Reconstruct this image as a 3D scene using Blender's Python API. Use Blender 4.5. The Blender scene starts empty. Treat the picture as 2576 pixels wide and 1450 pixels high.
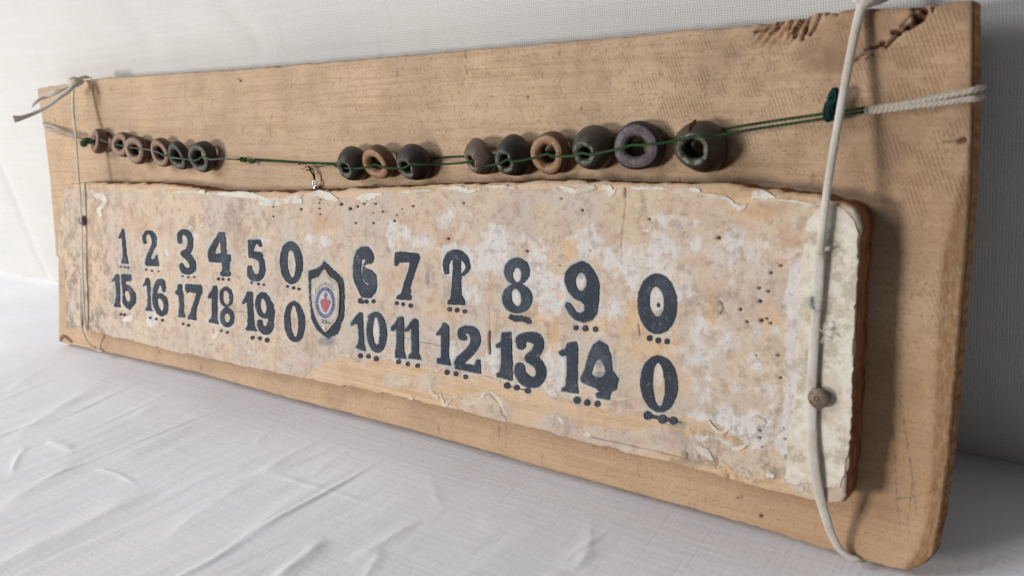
import bpy, math, random
import numpy as np
random.seed(7)
S = bpy.context.scene
COL = S.collection

# ------------------------------------------------------------------ camera
LEAN = math.radians(18.2)                      # the backboard leans against the wall
BW, BH, BT = 0.600, 0.18508, 0.0115            # backboard width, height, thickness (m)
PT = 0.0142                                    # plaque thickness
U = np.array([0.79183709, 0.09373374, -0.60349649])     # board axes as seen by the camera
V = np.array([0.00378411, 0.98738016, 0.15832276])
Nn = np.array([0.61072065, -0.12764954, 0.78148953])
FPX, CX, CY = 2203.917, 1288.0, 725.0
CB = np.array([0.65659034, BH - 0.04303668, 0.29890011])  # camera in board coordinates (x, up the board, out of it)
ct, st = math.cos(LEAN), math.sin(LEAN)
M = np.array([[1, 0, 0], [0, st, -ct], [0, ct, st]])      # board coordinates -> world
def world(P): return np.asarray(P) @ M.T
Fw = Nn * ct - V * st
Up = -V * ct - Nn * st
from mathutils import Matrix, Vector
cd = bpy.data.cameras.new('camera'); cam = bpy.data.objects.new('camera', cd); COL.objects.link(cam)
cp = world(CB)
cam.matrix_world = Matrix(((U[0], -U[1], -U[2], cp[0]), (Fw[0], -Fw[1], -Fw[2], cp[1]), (Up[0], -Up[1], -Up[2], cp[2]), (0, 0, 0, 1)))
cd.sensor_width = 36; cd.lens = 36 * FPX / 2576; cd.clip_start = 0.01; cd.clip_end = 50
cd.dof.use_dof = True; cd.dof.focus_distance = 0.40; cd.dof.aperture_fstop = 15
S.camera = cam

# ------------------------------------------------------------------ light: a window to the left, a soft room
W = bpy.data.worlds.new('World'); S.world = W; W.use_nodes = True
bg = W.node_tree.nodes['Background']; bg.inputs[0].default_value = (0.80, 0.85, 1.0, 1); bg.inputs[1].default_value = 0.06
def area(name, pos, target, size, power, col, sizey=None):
    l = bpy.data.lights.new(name, 'AREA'); l.energy = power; l.color = col; l.size = size
    l.shape = 'RECTANGLE'; l.size_y = sizey or size
    o = bpy.data.objects.new(name, l); COL.objects.link(o); o.location = pos
    o.rotation_euler = (Vector(target) - Vector(pos)).to_track_quat('-Z', 'Y').to_euler()
Lb = np.array([-0.52, -0.10, 0.80]); Lw = world(Lb); Lw = Lw / np.linalg.norm(Lw)
tgt = (0.35, 0.0, 0.08)
area('window', tuple(np.array(tgt) + Lw * 3.2), tgt, 0.58, 72, (1.0, 0.962, 0.915))
Ls = np.array([-0.78, -0.62, 0.72]); Ls /= np.linalg.norm(Ls)
area('sky_window', tuple(np.array(tgt) + Ls * 2.0), tgt, 0.8, 25, (0.91, 0.94, 1.0))
area('left_fill', (-0.85, -0.30, 0.45), (0.0, 0.03, 0.05), 0.5, 0.30, (1.0, 0.88, 0.70))  # added fill lamp that warms and brightens the left wall
S.view_settings.view_transform = 'Standard'; S.view_settings.look = 'None'
S.view_settings.exposure = -0.10; S.view_settings.gamma = 1

# ------------------------------------------------------------------ mapping between the picture and the board
def at(x, y, h=0.0):
    """point of the picture (2576 wide) on the plane h metres in front of the board, in board coordinates"""
    x = np.asarray(x, float); y = np.asarray(y, float)
    d = np.stack([x - CX, y - CY, np.full_like(x + y, FPX)], -1)
    dX, db, do = d @ U, -(d @ V), -(d @ Nn)
    k = (h - CB[2]) / do
    return np.stack([CB[0] + k * dX, CB[1] + k * db, CB[2] + k * do], -1)
def seen(P):
    r = np.asarray(P) - CB
    c = r[..., 0:1] * U - r[..., 1:2] * V - r[..., 2:3] * Nn
    return CX + FPX * c[..., 0] / c[..., 2], CY + FPX * c[..., 1] / c[..., 2]
def crop(ox, oy, s):
    return lambda x, y: ((ox + x * s) * 0.62891, (oy + y * s) * 0.62891)

# ------------------------------------------------------------------ noise on arrays
def vnoise(x, y, seed=0):
    xi = np.floor(x).astype(np.int64); yi = np.floor(y).astype(np.int64)
    fx = x - xi; fy = y - yi; fx = fx * fx * (3 - 2 * fx); fy = fy * fy * (3 - 2 * fy)
    def h(a, b):
        n = (a * 374761393 + b * 668265263 + seed * 974634777) & 0xffffffff
        n = ((n ^ (n >> 13)) * 1274126177) & 0xffffffff
        return ((n ^ (n >> 16)) & 0xffff) / 65535.0
    return (h(xi, yi) * (1 - fx) + h(xi + 1, yi) * fx) * (1 - fy) + (h(xi, yi + 1) * (1 - fx) + h(xi + 1, yi + 1) * fx) * fy
def fbm(x, y, seed=0, o=4):
    s = 0; a = 0.5
    for i in range(o): s = s + a * (vnoise(x * 2 ** i, y * 2 ** i, seed + i * 17) - .5); a *= .5
    return s
def sstep(a, b, x):
    t = np.clip((x - a) / (b - a), 0, 1); return t * t * (3 - 2 * t)

# ------------------------------------------------------------------ objects
ROT = (math.pi / 2 - LEAN, 0, 0)
def mesh_np(name, verts, faces, attrs=None, smooth=True, mat=None):
    me = bpy.data.meshes.new(name)
    verts = np.asarray(verts, np.float32)
    if isinstance(faces, np.ndarray):
        nf, k = faces.shape; loops = faces.ravel().astype(np.int32)
        starts = np.arange(nf, dtype=np.int32) * k; tot = np.full(nf, k, np.int32)
    else:
        tot = np.array([len(f) for f in faces], np.int32); loops = np.concatenate([np.asarray(f) for f in faces]).astype(np.int32)
        starts = np.concatenate([[0], np.cumsum(tot)[:-1]]).astype(np.int32); nf = len(tot)
    me.vertices.add(len(verts)); me.vertices.foreach_set('co', verts.ravel())
    me.loops.add(len(loops)); me.loops.foreach_set('vertex_index', loops)
    me.polygons.add(nf); me.polygons.foreach_set('loop_start', starts); me.polygons.foreach_set('loop_total', tot)
    me.polygons.foreach_set('use_smooth', np.full(nf, smooth))
    me.update(calc_edges=True); me.validate()
    for k_, v in (attrs or {}).items():
        a = me.attributes.new(k_, 'FLOAT', 'POINT'); a.data.foreach_set('value', np.asarray(v, np.float32).ravel())
    if mat: me.materials.append(mat)
    return me
def link(name, me, parent=None, label=None, cat=None, group=None, kind=None):
    o = bpy.data.objects.new(name, me); COL.objects.link(o)
    if parent: o.parent = parent
    if label: o['label'] = label
    if cat: o['category'] = cat
    if group: o['group'] = group
    if kind: o['kind'] = kind
    return o
def thing(name, base, label, cat, group=None):
    """an Empty at the base (board coordinates); children are built in board coordinates minus the base"""
    o = link(name, None, None, label, cat, group); o.location = tuple(world(base)); o.rotation_euler = ROT
    o.empty_display_size = .01; o['_b'] = [float(v) for v in base]
    return o
def B(o): return np.array(o['_b'])
def join(parts):
    vs = []; fs = []; n = 0
    for v, f in parts:
        v = np.asarray(v); vs.append(v); fs += [[i + n for i in q] for q in f]; n += len(v)
    return np.concatenate(vs), fs
def smooth_path(pts, n=8):
    pts = np.asarray(pts, float)
    if len(pts) < 3 or n < 2: return pts
    P = np.vstack([2 * pts[0] - pts[1], pts, 2 * pts[-1] - pts[-2]]); out = []
    for i in range(1, len(P) - 2):
        p0, p1, p2, p3 = P[i - 1:i + 3]
        for k in range(n):
            t = k / n
            out.append(.5 * ((2 * p1) + (-p0 + p2) * t + (2 * p0 - 5 * p1 + 4 * p2 - p3) * t * t + (-p0 + 3 * p1 - 3 * p2 + p3) * t ** 3))
    out.append(pts[-1]); return np.array(out)
def tube(path, r, sides=7, flat=1.0, up=(0, 0, 1), caps=True):
    """swept tube; r number or list; flat<1 squeezes it along `up`"""
    P = np.asarray(path, float); n = len(P); r = np.broadcast_to(np.asarray(r, float), (n,))
    T = np.gradient(P, axis=0); T /= np.linalg.norm(T, axis=1)[:, None] + 1e-12
    up = np.broadcast_to(np.asarray(up, float), P.shape)
    A = np.cross(T, up); l = np.linalg.norm(A, axis=1)[:, None]; A = np.where(l > 1e-3, A / (l + 1e-12), np.array([1, 0, 0])); Bn = np.cross(A, T)
    a = np.linspace(0, 2 * math.pi, sides, endpoint=False)
    v = P[:, None, :] + r[:, None, None] * (np.cos(a)[None, :, None] * A[:, None, :] + flat * np.sin(a)[None, :, None] * Bn[:, None, :])
    f = []
    for i in range(n - 1):
        for j in range(sides):
            k = (j + 1) % sides; f.append([i * sides + j, i * sides + k, (i + 1) * sides + k, (i + 1) * sides + j])
    if caps: f.append(list(range(sides))[::-1]); f.append([(n - 1) * sides + j for j in range(sides)])
    return v.reshape(-1, 3), f
def ply(path, R, n=2, turns=200., sides=6, rs=None, ph=0.):
    """twisted strands round a path"""
    P = np.asarray(path, float); seg = np.linalg.norm(np.diff(P, axis=0), axis=1); L = np.concatenate([[0], np.cumsum(seg)])
    m = max(8, int(L[-1] * turns * 7)); s = np.linspace(0, L[-1], m)
    Q = np.stack([np.interp(s, L, P[:, i]) for i in range(3)], -1)
    T = np.gradient(Q, axis=0); T /= np.linalg.norm(T, axis=1)[:, None]
    A = np.cross(T, [0, 0, 1.]); A /= np.linalg.norm(A, axis=1)[:, None] + 1e-9; Bn = np.cross(A, T)
    parts = []
    for k in range(n):
        w = 2 * math.pi * (s * turns + k / n) + ph
        off = R * .5 * (np.cos(w)[:, None] * A + np.sin(w)[:, None] * Bn)
        parts.append(tube(Q + off, (rs or R * .62), sides))
    return parts
def fuzz(path, n, length, r=0.00004, seed=1, spread=1.0):
    rnd = np.random.RandomState(seed); P = np.asarray(path); parts = []
    for i in range(n):
        k = rnd.randint(0, len(P)); d = rnd.normal(size=3); d /= np.linalg.norm(d); d[2] = abs(d[2]) * .6
        e = rnd.normal(size=3) * .5; L = length * rnd.uniform(.4, 1.2)
        parts.append(tube(np.array([P[k], P[k] + d * L * .5, P[k] + (d + e) * L * spread]), r, 3))
    return parts

# ------------------------------------------------------------------ materials
class NT:
    def __init__(s, name):
        s.m = bpy.data.materials.new(name); s.m.use_nodes = True; s.t = s.m.node_tree; s.n = s.t.nodes
        s.bsdf = s.n['Principled BSDF']; s.co = s.n.new('ShaderNodeTexCoord').outputs['Object']
        s.bsdf.inputs['Specular IOR Level'].default_value = .25
    def put(s, sock, v):
        if isinstance(v, bpy.types.NodeSocket): s.t.links.new(v, sock)
        elif isinstance(v, (tuple, list)) and sock.type == 'RGBA': sock.default_value = (*v[:3], 1)
        else: sock.default_value = v
    def map(s, sc, rot=(0, 0, 0), co=None):
        k = s.n.new('ShaderNodeMapping'); k.inputs['Scale'].default_value = sc if isinstance(sc, tuple) else (sc,) * 3
        k.inputs['Rotation'].default_value = rot; s.t.links.new(co or s.co, k.inputs[0]); return k.outputs[0]
    def noise(s, sc, detail=4, rough=.55, rot=(0, 0, 0), dist=0):
        k = s.n.new('ShaderNodeTexNoise'); k.inputs['Scale'].default_value = 1; k.inputs['Detail'].default_value = detail
        k.inputs['Roughness'].default_value = rough; k.inputs['Distortion'].default_value = dist
        s.t.links.new(s.map(sc, rot), k.inputs['Vector']); return k.outputs['Fac']
    def wave(s, sc, axis='X', dist=0, rot=(0, 0, 0), prof='SIN', dscale=1.):
        k = s.n.new('ShaderNodeTexWave'); k.bands_direction = axis; k.wave_profile = prof; k.inputs['Scale'].default_value = sc / 20.0
        k.inputs['Distortion'].default_value = dist; k.inputs['Detail'].default_value = 2; k.inputs['Detail Scale'].default_value = dscale
        s.t.links.new(s.map(1., rot), k.inputs['Vector']); return k.outputs['Fac']
    def vor(s, sc):
        k = s.n.new('ShaderNodeTexVoronoi'); k.inputs['Scale'].default_value = sc; s.t.links.new(s.co, k.inputs['Vector']); return k.outputs['Distance']
    def attr(s, name):
        k = s.n.new('ShaderNodeAttribute'); k.attribute_name = name; return k.outputs['Fac']
    def math(s, op, a, b=0., c=0.):
        k = s.n.new('ShaderNodeMath'); k.operation = op; s.put(k.inputs[0], a); s.put(k.inputs[1], b); s.put(k.inputs[2], c); return k.outputs[0]
    def ramp(s, v, a, b, lo=0., hi=1.):
        k = s.n.new('ShaderNodeMapRange'); k.interpolation_type = 'SMOOTHSTEP'; s.put(k.inputs[0], v)
        k.inputs[1].default_value = a; k.inputs[2].default_value = b; k.inputs[3].default_value = lo; k.inputs[4].default_value = hi; return k.outputs[0]
    def mix(s, f, a, b, mode='MIX'):
        k = s.n.new('ShaderNodeMix'); k.data_type = 'RGBA'; k.blend_type = mode; s.put(k.inputs[0], f); s.put(k.inputs[6], a); s.put(k.inputs[7], b); return k.outputs[2]
    def bump(s, h, dist, strength=1., prev=None):
        k = s.n.new('ShaderNodeBump'); k.inputs['Strength'].default_value = strength; k.inputs['Distance'].default_value = dist
        s.put(k.inputs['Height'], h)
        if prev: s.t.links.new(prev, k.inputs['Normal'])
        return k.outputs[0]
    def out(s, col, rough=.8, normal=None, spec=None, metal=None):
        s.put(s.bsdf.inputs['Base Color'], col); s.put(s.bsdf.inputs['Roughness'], rough)
        if normal: s.t.links.new(normal, s.bsdf.inputs['Normal'])
        if spec is not None: s.bsdf.inputs['Specular IOR Level'].default_value = spec
        if metal is not None: s.put(s.bsdf.inputs['Metallic'], metal)
        return s.m
def c(r, g, b):       # sRGB 0-255 -> linear
    f = lambda v: (v / 255 / 12.92) if v <= 10 else (((v / 255) + .055) / 1.055) ** 2.4
    return (f(r), f(g), f(b))

def cloth_mat(name, base, per, tint, thick=1.0, rotz=0.):
    t = NT(name)
    a = t.wave(2 * math.pi / per * 1.0, 'X', 4.5, (0, 0, rotz), dscale=.6); b = t.wave(2 * math.pi / (per * .9), 'Z' if name == 'wall_canvas' else 'Y', 4.5, (0, 0, rotz), dscale=.6)
    w = t.math('ADD', a, b); n = t.noise(520., 2); big = t.noise(7., 3)
    slub = t.noise((18., 520., 520.), 3, .6, (0, 0, rotz)); slub2 = t.noise((520., 520., 18.) if name == 'wall_canvas' else (520., 18., 520.), 3, .6, (0, 0, rotz))
    col = t.mix(t.ramp(big, .35, .7), base, tint)
    col = t.mix(t.ramp(slub, .40, .75, 0, .10 if name == 'wall_canvas' else .3), col, c(248, 248, 250)); col = t.mix(t.ramp(slub2, .42, .25, 0, .22), col, tuple(.72 * v for v in tint))
    h = t.math('ADD', t.math('MULTIPLY', w, .5 * thick), t.math('ADD', t.math('MULTIPLY', n, .5), t.math('ADD', t.math('MULTIPLY', slub, .35 if name == 'wall_canvas' else .8), t.math('MULTIPLY', slub2, .5 if name == 'wall_canvas' else .8))))
    return t.out(col, .92, t.bump(h, .00035, .55), .12)
M_wall = cloth_mat('wall_canvas', c(211, 209, 203), .00105, c(203, 202, 198), .9)
M_table = cloth_mat('table_linen', c(242, 242, 244), .00075, c(232, 231, 232), .22, .5)

def wood_mat():
    t = NT('bare_wood')
    n1 = t.noise(22., 4, .6); n2 = t.noise((22., 620., 620.), 5, .68); n3 = t.noise(900., 2); n4 = t.noise(95., 4, .65)
    col = t.mix(t.ramp(n1, .32, .68), c(200, 172, 140), c(183, 158, 131))
    col = t.mix(t.ramp(n4, .42, .72, 0, .4), col, c(172, 142, 112))
    col = t.mix(t.ramp(n2, .44, .66, 0, .42), col, c(166, 132, 102))
    col = t.mix(t.ramp(t.noise(24., 6, .72, (1, 2, 3)), .50, .70, 0, .55), col, c(156, 132, 110))
    col = t.mix(t.ramp(n3, .53, .70, 0, .50), col, c(132, 102, 78))
    col = t.mix(t.ramp(t.noise((260., 90., 90.), 3, .6), .64, .74, 0, .45), col, c(98, 72, 52))
    sawm = t.attr('saw'); wv = t.wave(2 * math.pi / .0013, 'X', 5., (0, 0, -.36), dscale=60.)
    wv2 = t.math('MULTIPLY', t.ramp(wv, .80, .99), sawm)
    wv2 = t.math('MULTIPLY', wv2, t.ramp(t.noise(130., 3), .44, .58, .0, 1.))
    col = t.mix(t.math('MULTIPLY', wv2, .5), col, c(120, 86, 60))
    side = t.attr('side')
    fib = t.noise((320., 320., 30.), 4, .7)
    sc = t.mix(t.ramp(fib, .35, .65), c(168, 118, 70), c(112, 70, 40))
    col = t.mix(side, col, sc)
    bev = t.attr('bevel'); fb = t.noise((700., 240., 240.), 4, .7)
    col = t.mix(t.math('MULTIPLY', bev, t.ramp(fb, .35, .65, .15, .9)), col, c(150, 112, 76))
    ot = t.attr('amber'); col = t.mix(t.math('MULTIPLY', ot, .7), col, c(172, 128, 86)); col = t.mix(t.math('MULTIPLY', t.attr('right_brown'), t.ramp(t.noise(36., 5, .7, (2, 2, 1)), .35, .62, .2, 1.)), col, c(138, 110, 88))
    col = t.mix(t.math('MULTIPLY', t.attr('dark'), .93), col, c(74, 40, 26))
    col = t.mix(t.attr('pencil'), col, c(74, 66, 62))
    h = t.math('ADD', t.math('MULTIPLY', n3, .35), t.math('ADD', t.math('MULTIPLY', n2, .4), t.math('ADD', t.math('MULTIPLY', wv2, -.5), t.math('MULTIPLY', t.math('MULTIPLY', fb, bev), 1.6))))
    return t.out(col, .72, t.bump(h, .0006, .45), .22)
M_wood = wood_mat()

def plaque_mat():
    t = NT('worn_limewashed_wood')
    n1 = t.noise(26., 5, .62); n2 = t.noise(70., 5, .68, (.3, .2, 1)); n3 = t.noise(260., 4, .65); n4 = t.noise(1000., 2); gr = t.noise((24., 560., 560.), 4, .6)
    warm = c(206, 185, 161); pinkg = c(196, 181, 168); ochre = c(196, 166, 134); white = c(214, 210, 207)
    paper = t.mix(t.ramp(n1, .36, .62), warm, pinkg)
    paper = t.mix(t.ramp(n2, .50, .66, 0, .60), paper, c(188, 160, 142))
    paper = t.mix(t.ramp(t.noise(48., 5, .7, (2, 1, 0)), .53, .66, 0, .38), paper, ochre)
    paper = t.mix(t.ramp(t.noise((60., 30., 60.), 6, .75, (1, 1, 0)), .54, .66, 0, .6), paper, c(166, 145, 126))
    wm = t.math('ADD', t.attr('white'), t.math('MULTIPLY', t.math('SUBTRACT', t.noise(85., 6, .72, (0, 3, 1)), .5), 2.3))
    wm = t.ramp(wm, .30, .66, 0, .85)
    vert = t.noise((420., 60., 60.), 4, .7)
    paper = t.mix(t.math('MULTIPLY', wm, t.ramp(vert, .30, .55, .45, 1)), paper, white)
    paper = t.mix(t.ramp(n3, .50, .66, 0, .50), paper, c(158, 134, 118))
    paper = t.mix(t.ramp(n4, .60, .74, 0, .45), paper, c(112, 88, 74))
    wood = t.mix(t.ramp(gr, .38, .66), c(210, 180, 146), c(190, 160, 126))
    wood = t.mix(t.ramp(n1, .40, .62, 0, .6), wood, c(204, 180, 158))
    wood = t.mix(t.ramp(n4, .58, .74, 0, .4), wood, c(130, 98, 68))
    bm = t.ramp(t.math('ADD', t.attr('bare'), t.math('MULTIPLY', t.math('SUBTRACT', n3, .5), 1.1)), .42, .60)
    col = t.mix(bm, paper, wood)
    gm = t.math('MULTIPLY', t.attr('grime'), t.ramp(t.noise((150., 110., 110.), 5, .75), .47, .58, 0, .6)); col = t.mix(gm, col, c(112, 100, 84))
    side = t.attr('side'); sc = t.mix(t.ramp(t.noise((200., 40., 260.), 4, .7), .35, .65), c(150, 96, 60), c(92, 54, 34)); col = t.mix(side, col, sc)
    hl = t.ramp(t.math('ADD', t.attr('halo'), t.math('MULTIPLY', t.math('SUBTRACT', t.noise(150., 5, .7), .5), 1.3)), .12, .70, 0, .66)
    col = t.mix(hl, col, t.mix(t.ramp(t.attr('halo'), .45, .85), t.mix(t.ramp(t.noise(60., 2), .40, .60), c(206, 206, 200), c(172, 184, 182)), c(120, 134, 140)))
    col = t.mix(t.attr('smudge'), col, c(84, 98, 120))
    col = t.mix(t.math('MULTIPLY', t.attr('ochre'), t.ramp(n3, .3, .55, .5, .95)), col, c(214, 168, 112))
    col = t.mix(t.math('MULTIPLY', t.attr('red'), .6), col, c(168, 116, 92))
    col = t.mix(t.attr('dark'), col, c(62, 40, 28))
    h = t.math('ADD', t.math('MULTIPLY', n3, .8), t.math('ADD', t.math('MULTIPLY', n4, .25), t.math('ADD', t.math('MULTIPLY', wm, .5), t.math('MULTIPLY', t.math('MULTIPLY', gr, bm), .8))))
    return t.out(col, .80, t.bump(h, .0006, .42), .2)
M_plq = plaque_mat()

def ink_mat():
    t = NT('dark_blue_stencil_paint')
    n = t.noise(240., 5, .7); n2 = t.noise(900., 2); x = t.n.new('ShaderNodeSeparateXYZ'); t.t.links.new(t.co, x.inputs[0])
    base = t.mix(t.ramp(x.outputs[0], .15, .45), c(58, 63, 73), c(40, 42, 46))
    base = t.mix(t.ramp(t.noise(52., 5, .7, (0, 1, 1)), .46, .66, 0, .42), base, c(98, 105, 114))
    col = t.mix(t.ramp(t.noise(60., 4), .40, .66, 0, .40), base, c(48, 56, 62))
    col = t.mix(t.ramp(n, .57, .70, 0, .35), col, c(116, 120, 126)); col = t.mix(t.ramp(t.noise(120., 5, .75, (1, 0, 2)), .62, .70, 0, .5), col, c(150, 148, 142)); col = t.mix(t.ramp(t.noise(230., 5, .8, (3, 0, 2)), .655, .70, 0, .75), col, c(190, 172, 154)); col = t.mix(t.ramp(n2, .62, .76, 0, .55), col, c(140, 136, 134))
    return t.out(col, .72, t.bump(n, .0003, .4), .1)
M_ink = ink_mat()
def flake_mat(name, a, b, spot=c(120, 108, 92), dirt=.58):
    t = NT(name); n = t.noise(110., 5, .68); n3 = t.noise(420., 4, .6)
    col = t.mix(t.ramp(n, .42, .68), a, b); col = t.mix(t.ramp(n3, .56, .72, 0, .35), col, spot)
    col = t.mix(t.ramp(t.noise(75., 6, .78, (1, 1, 2)), dirt, dirt + .09, 0, .5), col, c(150, 134, 112))
    return t.out(col, .85, t.bump(t.math('ADD', n, n3), .0006, .5), .2)
M_flake = flake_mat('chalky_white_paint', c(214, 208, 196), c(190, 176, 160))
M_flake2 = flake_mat('yellowed_flake', c(212, 200, 184), c(188, 168, 148))
M_strip = flake_mat('white_paper', c(220, 213, 198), c(202, 190, 170), c(146, 132, 112), .50)
def cord_mat(name, a, b, per=.0006, axis='Y'):
    t = NT(name); w = t.wave(2 * math.pi / per, axis, 2., dscale=30.); n = t.noise(700., 3); n2 = t.noise(60., 3)
    col = t.mix(t.ramp(n2, .35, .65), a, b); col = t.mix(t.ramp(t.math('ADD', w, n), .7, 1.25, .22, 0), col, tuple(.45 * v for v in b))
    return t.out(col, .92, t.bump(t.math('ADD', w, t.math('MULTIPLY', n, 2.)), .0005, .7), .1)
M_tape = cord_mat('cotton_tape', c(242, 236, 224), c(224, 214, 198), .0007)
M_twine = cord_mat('hemp_twine', c(226, 216, 200), c(196, 180, 160), .0005)
M_old = cord_mat('aged_twine', c(238, 230, 216), c(214, 202, 186), .0009)
M_green = cord_mat('green_thread', c(76, 108, 70), c(50, 80, 52), .0004, 'X')
M_teal = cord_mat('teal_thread', c(44, 82, 84), c(30, 60, 56), .0004, 'X')
M_green_lit = cord_mat('highlit_green_thread', c(134, 152, 138), c(96, 124, 104), .0004, 'X')  # green thread again, its highlight and blur at the left painted in as paleness
M_black = cord_mat('black_thread', c(38, 34, 40), c(24, 22, 28), .0004)
def bead_mat(name, outer, inner, edge, rough=.40):
    t = NT(name); n = t.noise(150., 5, .6); n2 = t.noise(700., 3); rings = t.noise((60., 60., 700.), 3, .6)
    col = t.mix(t.ramp(n, .35, .68), outer, tuple(.68 * v for v in outer)); col = t.mix(t.ramp(rings, .5, .72, 0, .35), col, edge)
    col = t.mix(t.ramp(n2, .60, .76, 0, .3), col, tuple(1.6 * v for v in edge))
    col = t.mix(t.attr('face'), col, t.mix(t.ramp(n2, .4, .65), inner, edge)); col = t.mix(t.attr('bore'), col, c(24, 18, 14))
    return t.out(col, t.ramp(n, .3, .7, rough - .08, rough + .18), t.bump(t.math('ADD', t.math('ADD', n, rings), t.math('MULTIPLY', t.math('MULTIPLY', n2, t.attr('face')), 2.2)), .0004, .5), .42)
M_bead = {
 'brown': bead_mat('brown_seed_husk', c(104, 74, 60), c(138, 108, 86), c(138, 104, 82)),
 'tan': bead_mat('tan_brown_husk', c(112, 82, 62), c(152, 116, 84), c(150, 112, 82)),
 'dark': bead_mat('dark_olive_husk', c(58, 50, 44), c(78, 82, 68), c(72, 66, 54)),
 'purple': bead_mat('purple_grey_husk', c(52, 44, 50), c(92, 82, 84), c(70, 60, 66), .5),
 'olive': bead_mat('olive_husk', c(68, 60, 48), c(84, 88, 72), c(78, 72, 60)),
 'grey': bead_mat('grey_brown_husk', c(100, 84, 72), c(104, 88, 72), c(122, 106, 92)),
}
def simple(name, col, rough=.6, metal=0., bump=0., col2=None, sc=300.):
    t = NT(name); n = t.noise(sc, 4); k = t.mix(t.ramp(n, .42, .66), col, col2 or tuple(.8 * v for v in col))
    return t.out(k, rough, t.bump(n, .0003, bump) if bump else None, .4, metal)
M_tack = simple('dull_grey_metal', c(124, 110, 94), .5, .35, .3, c(100, 88, 74)); M_rust = simple('rust', c(150, 78, 38), .9, 0, .5, c(90, 40, 34), 900.)
M_tack2 = simple('tarnished_nail', c(120, 104, 108), .42, .5, .3); M_steel = simple('bright_steel', c(225, 228, 236), .25, .8)
M_badge = simple('yellowed_paper', c(184, 178, 166), .7, 0, .3, c(168, 160, 148), 260.); M_badge_edge = simple('folded_pink_paper', c(182, 162, 150), .7, 0, .3)
M_blue = simple('blue_print', c(84, 94, 130), .7); M_redp = simple('red_print', c(172, 84, 90), .7, 0, 0, c(150, 92, 96)); M_inner = simple('white_print', c(186, 186, 188), .7)
M_greyp = simple('grey_print', c(128, 126, 120), .7); M_white_print = simple('pale_print', c(172, 178, 196), .7)

# ------------------------------------------------------------------ backboard
def res(poly, n):
    p = np.asarray(poly, float); l = np.concatenate([[0], np.cumsum(np.linalg.norm(np.diff(p, axis=0), axis=1))]); s = np.linspace(0, l[-1], n)
    return np.stack([np.interp(s, l, p[:, i]) for i in range(p.shape[1])], -1)
def coons(top, bot, left, right, nu, nv):
    T, Bo, L, R = res(top, nu), res(bot, nu), res(left, nv), res(right, nv)
    u = np.linspace(0, 1, nu)[None, :, None]; v = np.linspace(0, 1, nv)[:, None, None]
    return (1 - v) * T[None] + v * Bo[None] + (1 - u) * L[:, None] + u * R[:, None] - ((1 - u) * (1 - v) * T[0] + u * (1 - v) * T[-1] + (1 - u) * v * Bo[0] + u * v * Bo[-1])
def pl(pts, h): P = np.array(pts, float); return at(P[:, 0], P[:, 1], h)[:, :2]
def grid_faces(nv, nu, off=0):
    i = np.arange(nv - 1)[:, None] * nu + np.arange(nu - 1)[None, :] + off
    return np.stack([i, i + nu, i + nu + 1, i + 1], -1).reshape(-1, 4)
def slab(G, O, back, attrs, rows=7, taper=.0, rough=.0002):
    """closed slab: front grid G (nv,nu,2) with heights O, sides down to `back`"""
    nv, nu = O.shape; V0 = np.concatenate([G, O[..., None]], -1).reshape(-1, 3); F = [grid_faces(nv, nu)]
    idx = np.arange(nv * nu).reshape(nv, nu); loop = np.concatenate([idx[0, :-1], idx[:-1, -1], idx[-1, :0:-1], idx[:0:-1, 0]])[::-1]
    n = len(loop); base = V0[loop]; cen = base.mean(0); allV = [V0]; start = len(V0); prev = loop
    side = [np.zeros(len(V0))]
    for r in range(1, rows + 1):
        k = r / rows; q = base.copy(); q[:, 2] = base[:, 2] * (1 - k) + back * k
        d = q[:, :2] - cen[:2]; nrm = d / (np.linalg.norm(d, axis=1)[:, None] + 1e-9)
        j = fbm(q[:, 0] * 400 + r * 3.1, q[:, 1] * 400, 5) * rough * 2 + rough * math.sin(k * math.pi)
        q[:, :2] += nrm * (j - taper * k)[:, None]
        allV.append(q); cur = np.arange(start, start + n); start += n
        F.append(np.stack([prev, cur, np.roll(cur, -1), np.roll(prev, -1)], -1)[:, ::-1]); prev = cur; side.append(np.ones(n))
    # back: fan
    allV.append(np.array([[cen[0], cen[1], back]])); ci = start; tri = [[int(prev[(i + 1) % n]), int(prev[i]), ci] for i in range(n)]
    side.append(np.ones(1)); V1 = np.concatenate(allV); side = np.concatenate(side); side[loop] = .7
    faces = [list(map(int, f)) for f in np.concatenate(F)] + tri
    out = {k: np.concatenate([v.ravel(), np.zeros(len(V1) - nv * nu)]) for k, v in attrs.items()}; out['side'] = side
    return V1, faces, out
def segd(x, y, pts):
    """distance to a polyline (arrays x,y)"""
    d = np.full(x.shape, 1e9)
    for (x0, y0), (x1, y1) in zip(pts[:-1], pts[1:]):
        dx, dy = x1 - x0, y1 - y0; t = np.clip(((x - x0) * dx + (y - y0) * dy) / (dx * dx + dy * dy + 1e-9), 0, 1)
        d = np.minimum(d, np.hypot(x - x0 - t * dx, y - y0 - t * dy))
    return d

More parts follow.
